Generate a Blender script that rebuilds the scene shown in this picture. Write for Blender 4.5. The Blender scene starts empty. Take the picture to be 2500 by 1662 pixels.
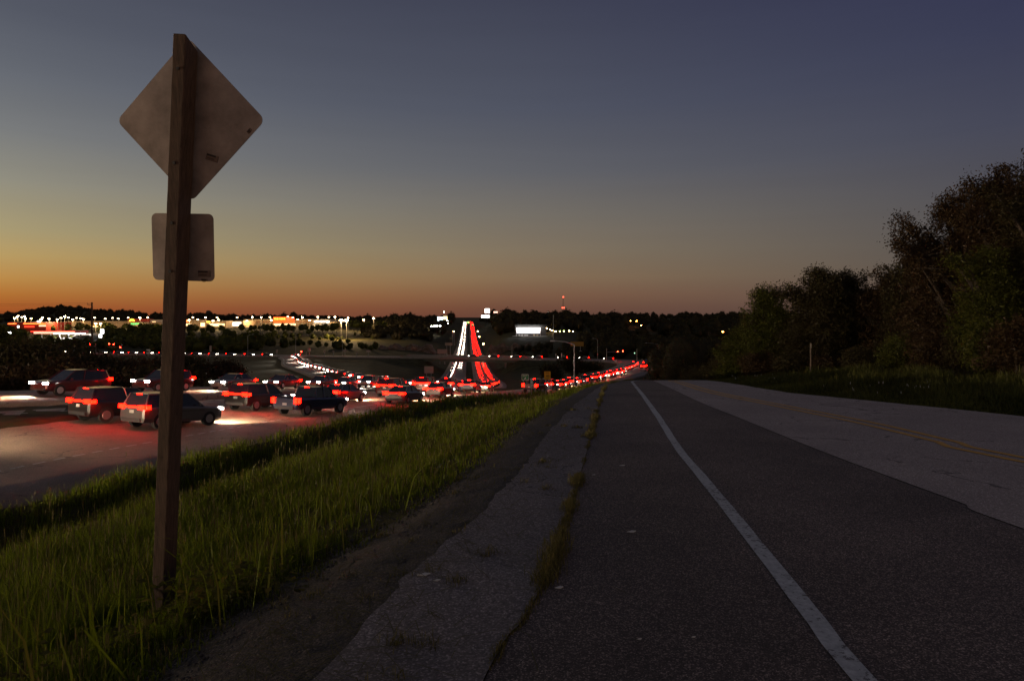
import bpy, math, random
import numpy as np
from mathutils import Vector, Matrix
random.seed(7)
rng = np.random.default_rng(7)
R = math.radians
F = 1667.0            # focal length in photo pixels (photo is 2500 wide, eye level on row 775)

# ------------------------------------------------------------------ camera, world, light
sc = bpy.context.scene
col = sc.collection
cam_d = bpy.data.cameras.new("camera"); cam = bpy.data.objects.new("camera", cam_d); col.objects.link(cam)
sc.camera = cam
cam.location = (0, 0, 0); cam.rotation_euler = (R(90), 0, 0)
cam_d.sensor_width = 36; cam_d.lens = 36 * F / 2500; cam_d.shift_y = -(831 - 775) / 2500
cam_d.clip_start = 0.05; cam_d.clip_end = 30000
sc.render.resolution_x = 1024; sc.render.resolution_y = 680
sc.view_settings.view_transform = 'Standard'; sc.view_settings.look = 'None'
sc.view_settings.exposure = 0; sc.view_settings.gamma = 1
sc.cycles.use_denoising = True
sc.cycles.max_bounces = 5; sc.cycles.diffuse_bounces = 2; sc.cycles.glossy_bounces = 2
sc.cycles.transparent_max_bounces = 4; sc.cycles.sample_clamp_indirect = 3
sc.cycles.use_light_tree = True

def lin(c):
    return tuple(((x / 255) / 12.92 if x / 255 <= .04045 else ((x / 255 + .055) / 1.055) ** 2.4) for x in c)

world = bpy.data.worlds.new("World"); sc.world = world; world.use_nodes = True
wn = world.node_tree; wn.nodes.clear()
def N(t, kind, **kw):
    n = t.nodes.new(kind)
    for k, v in kw.items():
        if k == 'inp':
            for i, val in v.items(): n.inputs[i].default_value = val
        else: setattr(n, k, v)
    return n
def L(t, a, b): t.links.new(a, b)
def mth(t, op, a, b=None, c=None, clamp=False):
    n = t.nodes.new('ShaderNodeMath'); n.operation = op; n.use_clamp = clamp
    for i, v in enumerate((a, b, c)):
        if v is None: continue
        if isinstance(v, (int, float)): n.inputs[i].default_value = v
        else: t.links.new(v, n.inputs[i])
    return n.outputs[0]
tc = N(wn, 'ShaderNodeTexCoord'); sep = N(wn, 'ShaderNodeSeparateXYZ'); L(wn, tc.outputs['Generated'], sep.inputs[0])
elev = mth(wn, 'MULTIPLY', mth(wn, 'ARCSINE', sep.outputs[2]), 180 / math.pi / 40, clamp=True)     # 0..40 degrees
azim = mth(wn, 'MULTIPLY', mth(wn, 'ARCTAN2', sep.outputs[0], sep.outputs[1]), 180 / math.pi)
def sky_ramp(stops):
    n = N(wn, 'ShaderNodeValToRGB'); cr = n.color_ramp; cr.interpolation = 'EASE' if False else 'LINEAR'
    while len(cr.elements) > 1: cr.elements.remove(cr.elements[-1])
    for i, (deg, c) in enumerate(stops):
        e = cr.elements[0] if i == 0 else cr.elements.new(deg / 40)
        e.position = deg / 40; e.color = (*lin(c), 1)
    L(wn, elev, n.inputs[0]); return n.outputs[0]
sk_l = sky_ramp([(0, (162, 78, 32)), (.7, (178, 94, 36)), (1.6, (190, 120, 48)), (2.6, (198, 145, 72)), (4.2, (194, 164, 102)), (6, (176, 162, 120)), (9.3, (150, 147, 132)),
                 (12.6, (126, 128, 128)), (16, (106, 110, 117)), (20, (88, 92, 103)), (25, (74, 78, 92)), (40, (74, 76, 88))])
sk_c = sky_ramp([(0, (102, 68, 56)), (.8, (112, 76, 60)), (1.9, (126, 92, 70)), (3.4, (134, 110, 84)), (5.5, (130, 116, 96)), (8.5, (118, 112, 103)),
                 (12, (98, 99, 104)), (17, (80, 84, 98)), (25, (64, 67, 84)), (40, (72, 73, 86))])
sk_r = sky_ramp([(0, (84, 72, 68)), (1.5, (90, 79, 72)), (4, (88, 82, 78)), (8, (82, 80, 84)), (13, (70, 72, 88)), (19, (58, 61, 84)), (25, (48, 50, 78)), (40, (58, 57, 72))])
f1 = mth(wn, 'POWER', mth(wn, 'DIVIDE', mth(wn, 'ADD', azim, 40), 40, clamp=True), .66)
f2 = mth(wn, 'DIVIDE', azim, 36, clamp=True)
mx1 = N(wn, 'ShaderNodeMixRGB'); L(wn, f1, mx1.inputs[0]); L(wn, sk_l, mx1.inputs[1]); L(wn, sk_c, mx1.inputs[2])
mx2 = N(wn, 'ShaderNodeMixRGB'); L(wn, f2, mx2.inputs[0]); L(wn, mx1.outputs[0], mx2.inputs[1]); L(wn, sk_r, mx2.inputs[2])
mpg = N(wn, 'ShaderNodeMapping', inp={'Scale': (1.6, 1.6, 22.)}); L(wn, tc.outputs['Generated'], mpg.inputs[0])
nzs = N(wn, 'ShaderNodeTexNoise', inp={'Scale': 1.4, 'Detail': 4., 'Roughness': .55, 'Distortion': .6}); L(wn, mpg.outputs[0], nzs.inputs['Vector'])
thin = N(wn, 'ShaderNodeMapRange', inp={'From Min': .35, 'From Max': .7, 'To Min': .985, 'To Max': 1.015}); L(wn, nzs.outputs[0], thin.inputs[0])     # faint high haze layers
skv = N(wn, 'ShaderNodeVectorMath', operation='SCALE'); L(wn, mx2.outputs[0], skv.inputs[0]); L(wn, thin.outputs[0], skv.inputs['Scale'])
bg = N(wn, 'ShaderNodeBackground'); L(wn, skv.outputs[0], bg.inputs[0]); bg.inputs[1].default_value = 1.0
wo = N(wn, 'ShaderNodeOutputWorld'); L(wn, bg.outputs[0], wo.inputs[0])

sun_d = bpy.data.lights.new("sun", 'SUN'); sun = bpy.data.objects.new("sun", sun_d); col.objects.link(sun)
sun_d.energy = 0.3; sun_d.angle = R(25); sun_d.color = (1, .62, .34)       # the glow left after sunset
sun.rotation_euler = (R(83), 0, R(50)); sun.location = (-60, 40, 60)

# ------------------------------------------------------------------ mesh helpers
def tag(o, label=None, cat=None, group=None, kind=None):
    if label: o["label"] = label
    if cat: o["category"] = cat
    if group: o["group"] = group
    if kind: o["kind"] = kind
    return o
def empty(name, loc=(0, 0, 0), rz=0):
    o = bpy.data.objects.new(name, None); col.objects.link(o); o.location = loc; o.rotation_euler = (0, 0, rz)
    o.empty_display_size = .2
    return o
def link(name, me, parent=None, mats=()):
    for m in (mats if isinstance(mats, (list, tuple)) else [mats]): me.materials.append(m)
    o = bpy.data.objects.new(name, me); col.objects.link(o)
    if parent: o.parent = parent
    return o
def np_mesh(name, verts, faces, smooth=False, attr=None):
    """verts (N,3), faces (M,k) int"""
    me = bpy.data.meshes.new(name)
    verts = np.ascontiguousarray(verts, np.float32); faces = np.ascontiguousarray(faces, np.int32)
    M, k = faces.shape
    me.vertices.add(len(verts)); me.vertices.foreach_set("co", verts.ravel())
    me.loops.add(M * k); me.loops.foreach_set("vertex_index", faces.ravel())
    me.polygons.add(M); me.polygons.foreach_set("loop_start", np.arange(M, dtype=np.int32) * k)
    me.polygons.foreach_set("loop_total", np.full(M, k, np.int32))
    if smooth: me.polygons.foreach_set("use_smooth", np.ones(M, bool))
    if attr is not None:
        a = me.attributes.new("tint", 'FLOAT', 'POINT'); a.data.foreach_set("value", np.ascontiguousarray(attr, np.float32))
    me.update(calc_edges=True); return me
class MB:
    def __init__(s): s.v = []; s.f = []; s.m = []
    def add(s, vs, fs, mi=0):
        b = len(s.v); s.v += [tuple(v) for v in vs]; s.f += [tuple(i + b for i in f) for f in fs]; s.m += [mi] * len(fs); return s
    def box(s, c, d, rz=0, mi=0, taper=(1, 1)):
        cx, cy, cz = c; hx, hy, hz = d[0] / 2, d[1] / 2, d[2] / 2; vs = []
        for z, t in ((-hz, (1, 1)), (hz, taper)):
            for x, y in ((-hx, -hy), (hx, -hy), (hx, hy), (-hx, hy)):
                x2, y2 = x * t[0], y * t[1]
                vs.append((cx + x2 * math.cos(rz) - y2 * math.sin(rz), cy + x2 * math.sin(rz) + y2 * math.cos(rz), cz + z))
        return s.add(vs, [(0, 3, 2, 1), (4, 5, 6, 7), (0, 1, 5, 4), (1, 2, 6, 5), (2, 3, 7, 6), (3, 0, 4, 7)], mi)
    def tube(s, p0, p1, r0, r1=None, n=8, mi=0, caps=True):
        r1 = r0 if r1 is None else r1; p0 = Vector(p0); p1 = Vector(p1); d = (p1 - p0).normalized()
        a = d.orthogonal().normalized(); b = d.cross(a); vs = []
        for p, r in ((p0, r0), (p1, r1)):
            for i in range(n):
                t = 2 * math.pi * i / n; vs.append(p + a * (r * math.cos(t)) + b * (r * math.sin(t)))
        fs = [(i, (i + 1) % n, n + (i + 1) % n, n + i) for i in range(n)]
        if caps: fs += [tuple(range(n))[::-1], tuple(range(n, 2 * n))]
        return s.add(vs, fs, mi)
    def path(s, pts, r, n=6, mi=0):
        for i in range(len(pts) - 1):
            ra = r[i] if isinstance(r, (list, tuple)) else r; rb = r[i + 1] if isinstance(r, (list, tuple)) else r
            s.tube(pts[i], pts[i + 1], ra, rb, n, mi)
        return s
    def prism(s, poly, o, ux, uy, un, th, mi=0):
        """2D polygon extruded th along un"""
        o, ux, uy, un = map(Vector, (o, ux, uy, un)); n = len(poly)
        vs = [o + ux * x + uy * y for x, y in poly] + [o + ux * x + uy * y + un * th for x, y in poly]
        fs = [tuple(range(n))[::-1], tuple(range(n, 2 * n))] + [(i, (i + 1) % n, n + (i + 1) % n, n + i) for i in range(n)]
        return s.add(vs, fs, mi)
    def build(s, name, mats, parent=None, smooth=False):
        me = bpy.data.meshes.new(name); me.from_pydata(s.v, [], s.f); me.update()
        me.polygons.foreach_set("material_index", s.m)
        if smooth: me.polygons.foreach_set("use_smooth", [True] * len(me.polygons))
        return link(name, me, parent, mats)
def rrect(w, h, r, n=5):
    pts = []
    for cx, cy, a0 in ((w / 2 - r, h / 2 - r, 0), (-w / 2 + r, h / 2 - r, 90), (-w / 2 + r, -h / 2 + r, 180), (w / 2 - r, -h / 2 + r, 270)):
        for i in range(n + 1):
            a = R(a0 + 90 * i / n); pts.append((cx + r * math.cos(a), cy + r * math.sin(a)))
    return pts
def text_part(name, body, mat, parent, loc, size, rz=0, depth=.01, sx=1.0):
    """lettering as a mesh that stands upright, reading from -Y"""
    cu = bpy.data.curves.new(name, 'FONT'); cu.body = body; cu.size = size; cu.align_x = 'CENTER'; cu.align_y = 'CENTER'; cu.extrude = depth
    cu.resolution_u = 2
    t = bpy.data.objects.new(name, cu); col.objects.link(t)
    me = bpy.data.meshes.new_from_object(t.evaluated_get(bpy.context.evaluated_depsgraph_get()))
    bpy.data.objects.remove(t); bpy.data.curves.remove(cu)
    me.name = name; me.materials.clear()
    me.transform(Matrix.Translation(loc) @ Matrix.Rotation(rz, 4, 'Z') @ Matrix.Rotation(R(90), 4, 'X') @ Matrix.Diagonal((sx, 1, 1, 1)))
    return link(name, me, parent, mat)
def copy_tree(o, parent=None):
    c = o.copy(); col.objects.link(c); c.parent = parent
    for ch in list(o.children):
        if ch.type != 'LIGHT': copy_tree(ch, c)
    return c

# ------------------------------------------------------------------ materials
MATS = {}
def mat(name, c, rough=.7, metal=0, spec=.5, noise=None, bump=None, coat=0):
    """noise=(scale, darker, lighter) multiplies the colour; bump=(scale,strength,distance)"""
    if name in MATS: return MATS[name]
    m = bpy.data.materials.new(name); m.use_nodes = True; t = m.node_tree; b = t.nodes['Principled BSDF']
    b.inputs['Base Color'].default_value = (*c, 1); b.inputs['Roughness'].default_value = rough; b.inputs['Metallic'].default_value = metal
    b.inputs['Specular IOR Level'].default_value = spec; b.inputs['Coat Weight'].default_value = coat
    co = N(t, 'ShaderNodeTexCoord')
    if noise:
        nz = N(t, 'ShaderNodeTexNoise', inp={'Scale': noise[0], 'Detail': 6.0, 'Roughness': .65}); L(t, co.outputs['Object'], nz.inputs['Vector'])
        mr = N(t, 'ShaderNodeMapRange', inp={'From Min': .3, 'From Max': .7, 'To Min': noise[1], 'To Max': noise[2]}); L(t, nz.outputs[0], mr.inputs[0])
        vm = N(t, 'ShaderNodeVectorMath', operation='SCALE', inp={0: c}); L(t, mr.outputs[0], vm.inputs['Scale']); L(t, vm.outputs[0], b.inputs['Base Color'])
    if bump:
        nb = N(t, 'ShaderNodeTexNoise', inp={'Scale': bump[0], 'Detail': 5.0}); L(t, co.outputs['Object'], nb.inputs['Vector'])
        bp = N(t, 'ShaderNodeBump', inp={'Strength': bump[1], 'Distance': bump[2]}); L(t, nb.outputs[0], bp.inputs['Height']); L(t, bp.outputs[0], b.inputs['Normal'])
    MATS[name] = m; return m
def emis(name, c, s, sample=True):
    if name in MATS: return MATS[name]
    m = bpy.data.materials.new(name); m.use_nodes = True; t = m.node_tree; b = t.nodes['Principled BSDF']
    b.inputs['Base Color'].default_value = (*[x * .5 for x in c], 1)
    b.inputs['Emission Color'].default_value = (*c, 1); b.inputs['Emission Strength'].default_value = s
    m.cycles.emission_sampling = 'AUTO' if sample else 'NONE'
    MATS[name] = m; return m
def asphalt(name, c, agg=170., wear=.35, speck=.6, cracks=0.):
    m = bpy.data.materials.new(name); m.use_nodes = True; t = m.node_tree; b = t.nodes['Principled BSDF']
    co = N(t, 'ShaderNodeTexCoord'); O = co.outputs['Object']
    vo = N(t, 'ShaderNodeTexVoronoi', inp={'Scale': agg}); L(t, O, vo.inputs['Vector'])
    rp = N(t, 'ShaderNodeSeparateColor'); L(t, vo.outputs['Color'], rp.inputs[0])
    st = mth(t, 'POWER', rp.outputs[0], 5.0)                       # a few pale stones among dark binder
    st = mth(t, 'MULTIPLY_ADD', st, speck * 3.0, 1 - speck * .45)
    n1 = N(t, 'ShaderNodeTexNoise', inp={'Scale': .55, 'Detail': 7., 'Roughness': .6}); L(t, O, n1.inputs['Vector'])
    w1 = N(t, 'ShaderNodeMapRange', inp={'From Min': .3, 'From Max': .7, 'To Min': 1 - wear, 'To Max': 1 + wear}); L(t, n1.outputs[0], w1.inputs[0])
    n2 = N(t, 'ShaderNodeTexNoise', inp={'Scale': 38., 'Detail': 5., 'Roughness': .7}); L(t, O, n2.inputs['Vector'])
    w2 = N(t, 'ShaderNodeMapRange', inp={'From Min': .3, 'From Max': .7, 'To Min': .62, 'To Max': 1.38}); L(t, n2.outputs[0], w2.inputs[0])
    k = mth(t, 'MULTIPLY', mth(t, 'MULTIPLY', st, w1.outputs[0]), w2.outputs[0])
    if cracks:
        vc = N(t, 'ShaderNodeTexVoronoi', feature='DISTANCE_TO_EDGE', inp={'Scale': cracks})
        nv = N(t, 'ShaderNodeTexNoise', inp={'Scale': 2.5, 'Detail': 4.}); L(t, O, nv.inputs['Vector'])
        ad = N(t, 'ShaderNodeVectorMath', operation='MULTIPLY_ADD', inp={1: (.8, .8, 0)}); L(t, nv.outputs['Color'], ad.inputs[0]); L(t, O, ad.inputs[2])
        L(t, ad.outputs[0], vc.inputs['Vector'])
        cr = N(t, 'ShaderNodeMapRange', inp={'From Min': .004, 'From Max': .016, 'To Min': .35, 'To Max': 1.}); L(t, vc.outputs['Distance'], cr.inputs[0])
        msk = N(t, 'ShaderNodeMapRange', inp={'From Min': .5, 'From Max': .56}); L(t, n1.outputs[0], msk.inputs[0])
        crm = mth(t, 'MAXIMUM', cr.outputs[0], mth(t, 'SUBTRACT', 1., msk.outputs[0]))
        k = mth(t, 'MULTIPLY', k, crm)
    vm = N(t, 'ShaderNodeVectorMath', operation='SCALE', inp={0: c}); L(t, k, vm.inputs['Scale']); L(t, vm.outputs[0], b.inputs['Base Color'])
    b.inputs['Roughness'].default_value = .75; b.inputs['Specular IOR Level'].default_value = .35
    hh = mth(t, 'ADD', mth(t, 'MULTIPLY', vo.outputs['Distance'], -.6), n2.outputs[0])
    bp = N(t, 'ShaderNodeBump', inp={'Strength': .9, 'Distance': .006}); L(t, hh, bp.inputs['Height']); L(t, bp.outputs[0], b.inputs['Normal'])
    MATS[name] = m; return m
def leaf_mat(name, c, var=.5, trans=.4, yellow=(.20, .16, .02)):
    m = bpy.data.materials.new(name); m.use_nodes = True; t = m.node_tree; t.nodes.clear()
    at = N(t, 'ShaderNodeAttribute', attribute_name='tint')
    k = mth(t, 'MULTIPLY_ADD', at.outputs['Fac'], 2 * var, 1 - var)
    vm = N(t, 'ShaderNodeVectorMath', operation='SCALE', inp={0: c}); L(t, k, vm.inputs['Scale'])
    yf = N(t, 'ShaderNodeMapRange', inp={'From Min': .78, 'From Max': 1., 'To Min': 0., 'To Max': .7}); L(t, at.outputs['Fac'], yf.inputs[0])
    mx = N(t, 'ShaderNodeMixRGB', inp={2: (*yellow, 1)}); L(t, yf.outputs[0], mx.inputs[0]); L(t, vm.outputs[0], mx.inputs[1])
    d = N(t, 'ShaderNodeBsdfDiffuse'); tr = N(t, 'ShaderNodeBsdfTranslucent'); gl = N(t, 'ShaderNodeBsdfGlossy', inp={'Roughness': .45, 'Color': (.5, .5, .5, 1)})
    L(t, mx.outputs[0], d.inputs[0]); L(t, mx.outputs[0], tr.inputs[0])
    a = N(t, 'ShaderNodeMixShader', inp={0: trans}); L(t, d.outputs[0], a.inputs[1]); L(t, tr.outputs[0], a.inputs[2])
    g = N(t, 'ShaderNodeMixShader', inp={0: .02}); L(t, a.outputs[0], g.inputs[1]); L(t, gl.outputs[0], g.inputs[2])
    o = N(t, 'ShaderNodeOutputMaterial'); L(t, g.outputs[0], o.inputs[0]); MATS[name] = m; return m

m_ground = mat("soil_and_turf", (.050, .044, .016), .95, spec=.1, noise=(.35, .45, 1.6), bump=(9, .8, .05))
m_gravel = asphalt("gravel", (.030, .023, .019), agg=95, wear=.35, speck=1.1)
m_asph = asphalt("dark_asphalt", (.120, .090, .074), agg=150, wear=.34, speck=1.0)
m_conc = asphalt("light_pavement", (.33, .272, .240), agg=130, wear=.16, speck=.4, cracks=.55)
m_strip = asphalt("weathered_strip", (.150, .126, .118), agg=110, wear=.3, speck=.55, cracks=1.1)
m_hwy = asphalt("highway_pavement", (.23, .175, .13), agg=60, wear=.18, speck=.35, cracks=.25)
m_white = mat("white_paint", (.50, .50, .47), .6, noise=(30, .6, 1.12), bump=(160, .6, .004))
m_yellow = mat("yellow_paint", (.72, .37, .04), .6, noise=(18, .6, 1.15))
m_grass = leaf_mat("grass_blades", (.120, .155, .009), .75, .45, (.15, .105, .03))
m_grass_dry = leaf_mat("dry_grass", (.11, .10, .035), .5, .4, (.22, .17, .06))
m_verge = leaf_mat('verge_blades', (.085, .090, .020), .7, .35, (.10, .08, .03))
m_leaf_dark = leaf_mat("dark_foliage", (.048, .040, .017), .6, .30, (.07, .075, .02))
m_leaf_green = leaf_mat("green_foliage", (.068, .076, .013), .7, .35, (.11, .11, .015))
m_leaf_brown = leaf_mat("brown_foliage", (.056, .036, .018), .6, .3, (.08, .055, .02))
m_bark = mat("bark", (.05, .038, .028), .9, noise=(8, .6, 1.3), bump=(20, 1, .03))
m_steel = mat("galvanised_steel", (.36, .37, .36), .5, .6, noise=(3, .8, 1.15))
m_darksteel = mat("dark_steel", (.05, .05, .055), .6, .5)
m_concrete = mat("concrete", (.26, .24, .21), .85, noise=(.8, .75, 1.15))
m_tyre = mat("tyre_rubber", (.015, .015, .016), .9)
m_glass = mat("car_glass", (.012, .014, .018), .08, spec=.6)
m_chrome = mat("wheel_rim", (.4, .4, .42), .35, .8)
m_tail = emis("tail_lamp_red", (1, .0016, .0003), 60)
m_head = emis("head_lamp_white", (1, .93, .82), 70)
m_tail_far = emis("tail_lamp_red_far", (1, .0025, .0004), 45, False)
m_head_far = emis("head_lamp_white_far", (1, .88, .70), 34, False)
m_amber = emis("amber_marker", (1, .32, .02), 8, False)
m_sigred = emis("signal_red", (1, .008, .003), 260)
m_siggreen = emis("signal_green", (.5, 1, .6), 2, False)
m_lampw = emis("area_lamp", (1, .74, .42), 22, False)
m_lampo = emis("sodium_lamp", (1, .38, .08), 300)
m_wood = mat("treated_post_wood", (.16, .095, .06), .85)
def worn_paint(m, under, thr):
    t = m.node_tree; b = t.nodes['Principled BSDF']; src = b.inputs['Base Color'].links[0].from_socket; co = N(t, 'ShaderNodeTexCoord')
    n = N(t, 'ShaderNodeTexNoise', inp={'Scale': 26., 'Detail': 9., 'Roughness': .78}); L(t, co.outputs['Object'], n.inputs['Vector'])
    n2 = N(t, 'ShaderNodeTexNoise', inp={'Scale': 1.3, 'Detail': 3.}); L(t, co.outputs['Object'], n2.inputs['Vector'])
    k = mth(t, 'ADD', n.outputs[0], mth(t, 'MULTIPLY_ADD', n2.outputs[0], .35, -.175))
    mr = N(t, 'ShaderNodeMapRange', inp={'From Min': thr, 'From Max': thr + .035}); L(t, k, mr.inputs[0])
    mx = N(t, 'ShaderNodeMixRGB', inp={2: (*under, 1)}); L(t, mr.outputs[0], mx.inputs[0]); L(t, src, mx.inputs[1]); L(t, mx.outputs[0], b.inputs['Base Color'])
worn_paint(m_white, (.10, .085, .075), .555); worn_paint(m_yellow, (.24, .19, .16), .61)
def wood_nodes():
    t = m_wood.node_tree; b = t.nodes['Principled BSDF']; co = N(t, 'ShaderNodeTexCoord')
    mp = N(t, 'ShaderNodeMapping', inp={'Scale': (38, 38, 1.1)}); L(t, co.outputs['Object'], mp.inputs[0])
    n = N(t, 'ShaderNodeTexNoise', inp={'Scale': 2.2, 'Detail': 8., 'Roughness': .7, 'Distortion': .5}); L(t, mp.outputs[0], n.inputs['Vector'])
    rp = N(t, 'ShaderNodeValToRGB'); rp.color_ramp.elements[0].position = .3; rp.color_ramp.elements[1].position = .72
    rp.color_ramp.elements[0].color = (.030, .018, .012, 1); rp.color_ramp.elements[1].color = (.14, .085, .058, 1)
    L(t, n.outputs[0], rp.inputs[0]); L(t, rp.outputs[0], b.inputs['Base Color'])
    bp = N(t, 'ShaderNodeBump', inp={'Strength': .8, 'Distance': .004}); L(t, n.outputs[0], bp.inputs['Height']); L(t, bp.outputs[0], b.inputs['Normal'])
wood_nodes()
m_alu = mat("plate_back_aluminium", (.34, .285, .265), .5, .4, noise=(5.0, .62, 1.25), bump=(60, .15, .001))

# ------------------------------------------------------------------ curves
def cr(pts, step=1.0):
    """Catmull-Rom through 3D points, resampled"""
    P = np.array(pts, float); P = np.vstack([2 * P[0] - P[1], P, 2 * P[-1] - P[-2]]); out = []
    for i in range(1, len(P) - 2):
        n = max(2, int(np.linalg.norm(P[i + 1] - P[i]) / step)); t = np.linspace(0, 1, n, endpoint=False)[:, None]
        a, b, c, d = P[i - 1], P[i], P[i + 1], P[i + 2]
        out.append(.5 * ((2 * b) + (-a + c) * t + (2 * a - 5 * b + 4 * c - d) * t ** 2 + (-a + 3 * b - 3 * c + d) * t ** 3))
    out.append(P[-2:-1]); return np.vstack(out)
def normals(c):
    d = np.gradient(c[:, :2], axis=0); d /= np.linalg.norm(d, axis=1)[:, None]
    return np.stack([d[:, 1], -d[:, 0]], 1), d          # right-hand normal, heading
def arclen(c): return np.concatenate([[0], np.cumsum(np.linalg.norm(np.diff(c[:, :2], axis=0), axis=1))])

M = cr([(-78, -45, -1.0), (-62, -18, -2.0), (-50, 4, -3.0), (-40, 22, -4.0), (-27.8, 40.3, -5.2), (-19.5, 64, -7.0), (-14.5, 95, -10.0), (-13, 130, -13.4), (-13.5, 220, -21.2),
        (-17.7, 285, -25.0), (-21.9, 350, -27), (-30.3, 480, -28.6), (-47.7, 750, -28), (-73.5, 1150, -17), (-93, 1450, -10.5), (-100, 1560, -9.8), (-125, 1950, -14)], 2.0)
E = cr([(-46, -38, -2.2), (-31, -15, -3.2), (-22, 2, -4.1), (-17.5, 11, -4.7), (-14, 18.6, -5.2), (-12.8, 24.4, -5.5), (-10.9, 33.1, -6), (-7.4, 49.7, -7), (-3, 65.2, -7.9), (2.2, 77.4, -8.7)], 1.0)
RP = cr([(-11.6, 50, -7.0), (-7.0, 66.8, -8.05), (-1.8, 80, -9.0), (3.6, 95, -10.3), (11.7, 130, -12.9), (27, 180, -15.3), (44, 240, -17.6), (53, 290, -19.4), (52, 320, -20.6), (49, 333, -20.97)], 2.0)
LP = cr([(-38.5, 42, -5.1), (-29, 66, -7.0), (-23, 92, -9.6), (-22, 115, -12.0), (-27, 135, -13.3), (-42, 165, -14.3), (-55, 195, -15.3), (-75, 240, -16.6), (-92, 290, -18.0), (-107, 330, -19.2), (-112, 356, -20.05)], 2.0)
CR = cr([(-560, 470, -19), (-420, 430, -19.5), (-244, 388, -20), (-115, 358, -20.1), (-21, 350, -20.6), (48, 335, -21), (95, 318, -21.2), (200, 300, -21.5), (330, 290, -22), (520, 280, -22)], 3.0)

# frontage road: surface height depends on y only; edges are read from rays onto that surface
def Zf(y):
    y = np.asarray(y, float); return -(1.4 + .03 * y + .00123 * np.clip(y - 10, 0, None) ** 2)
def G(u, v):
    lo, hi = .5, 35.0; s = (v - 775) / F
    for _ in range(50):
        m = (lo + hi) / 2
        if -Zf(m) / m > s: lo = m
        else: hi = m
    return ((u - 1250) / F * lo, lo)
def edge(px, tail, head=None):
    p = [G(u, v) for u, v in px]
    if head: p = head + p
    return cr([(x, y, 0) for x, y in p + tail], .5)
d_line = lambda a, b: (a[0] + (a[0] - b[0]), a[1] + (a[1] - b[1]))
e_strip = edge([(779, 1662), (914, 1503), (1009, 1404), (1098, 1324), (1173, 1249), (1273, 1144), (1373, 1020), (1448, 955), (1482, 937)], [(6.4, 37), (10, 46), (17, 56), (27, 64)], [(-2.6, -6), (-1.3, 0)])
e_weed = edge([(1180, 1662), (1273, 1523), (1348, 1379), (1388, 1249), (1428, 1119), (1457, 1005), (1477, 946), (1492, 935)], [(6.9, 36.8), (10.6, 45.6), (17.5, 55.5), (27.5, 63)], [(-1.2, -6), (-.45, 0)])
e_white = edge([(2111, 1662), (2012, 1541), (1910, 1409), (1809, 1282), (1727, 1180), (1656, 1094), (1610, 1022), (1575, 972), (1548, 938), (1549, 930)], [(7.9, 38), (11.6, 45), (18.6, 54.5), (28.5, 61.5)], [(1.2, -6), (1.3, 0)])
e_joint = edge([(2500, 1292), (2368, 1236), (2216, 1180), (2012, 1104), (1809, 1022), (1687, 972), (1610, 936), (1600, 929)], [(9.3, 38), (12.8, 44.5), (19.6, 53), (29.5, 60)], [(5.2, -6), (4.5, 0)])
e_yel = edge([(2500, 1124), (2317, 1081), (2114, 1033), (1910, 992), (1732, 956), (1660, 934), (1645, 929)], [(10.6, 38), (14.5, 43.5), (21, 51), (30.5, 58)], [(9.2, -6), (7.8, 1)])
e_right = edge([(2500, 1017), (2165, 982), (1910, 956), (1780, 935), (1722, 928)], [(13, 39.5), (19, 45), (27, 50), (36, 54)], [(15.5, -6), (12.2, 3)])
YF = np.linspace(-6, 56, 160)
def xat(e, y): return np.interp(y, e[:, 1], e[:, 0])

# ------------------------------------------------------------------ terrain height
S_ = [-1.6, -.75, -.66, -.55, -.33, -.22, -.15, -.10, -.05, 0, .06, .12, .2, .3, .5, 1.6]
Y_ = [1, 20, 50, 80, 120, 200, 300, 400, 550, 700, 850, 1100, 1500, 2200, 3500, 7000]
T_ = np.array([
 [-1.5, -3, -5, -7, -9.5, -14, -18, -20, -18, -14, -12, -11, -10, 0, 10, 0],
 [-1.5, -4, -6, -8.5, -11.5, -15.5, -18, -20, -18.5, -13, -11.5, -11, -9, 2, 20, 0],
 [-1.5, -4, -6, -8.5, -11.5, -15.5, -18, -20, -19, -13.5, -11.8, -11.5, -10, 24, 20, 0],
 [-1.5, -4, -6, -8.5, -11.5, -15.5, -18, -20, -19, -14, -11.8, -11.5, -11, 4, 10, 0],
 [-1.5, -4, -6.5, -8.5, -11.5, -15.8, -18.3, -21, -21, -16, -12, -11.5, -11, -8, 0, 0],
 [-1.5, -4, -6.5, -8.5, -11.8, -16.5, -19.5, -23, -23, -18, -15, -13, -14, -14, 0, 0],
 [-1.5, -4, -6.5, -8.8, -12, -18, -22.5, -25.5, -24, -19, -14, -6, -10, -14, -10, 0],
 [-1.5, -3.5, -6, -9, -12.5, -20, -25, -27.5, -27, -24, -20, -13, -9.5, -14, -10, 0],
 [-1.5, -3, -6, -9, -13, -20.5, -25.5, -27.5, -27.5, -26, -20, -11, -9, -14, -10, 0],
 [-1.5, -2.5, -6, -9, -13, -20.5, -25, -26.5, -19, -13, -8, -3.5, -6, -14, -10, 0],
 [-1.5, -2.2, -5.5, -9, -13, -19.5, -23.5, -24, -18.5, -12.5, -7, -3, -5, -12, -8, 0],
 [-1.5, -2.2, -5.5, -9, -13, -17.5, -22, -23, -21, -15, -9, -5, -4, -8, -4, 0],
 [-1.5, -2, -5, -8.5, -12, -17, -21.5, -23, -23, -20, -14, -7, -4, -2, 0, 0],
 [-1.5, -2, -4.5, -8, -12, -17, -21.5, -23, -23, -21, -17, -10, -4, -1, 5, 0],
 [-1.5, -2, -3.6, -5, -8, -14, -20, -22, -22, -20, -17, -11, -5, 0, 8, 0],
 [-1.5, -2, -3, -4, -6, -11, -18, -20, -20, -18, -15, -10, -5, 0, 8, 0]], float)
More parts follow.
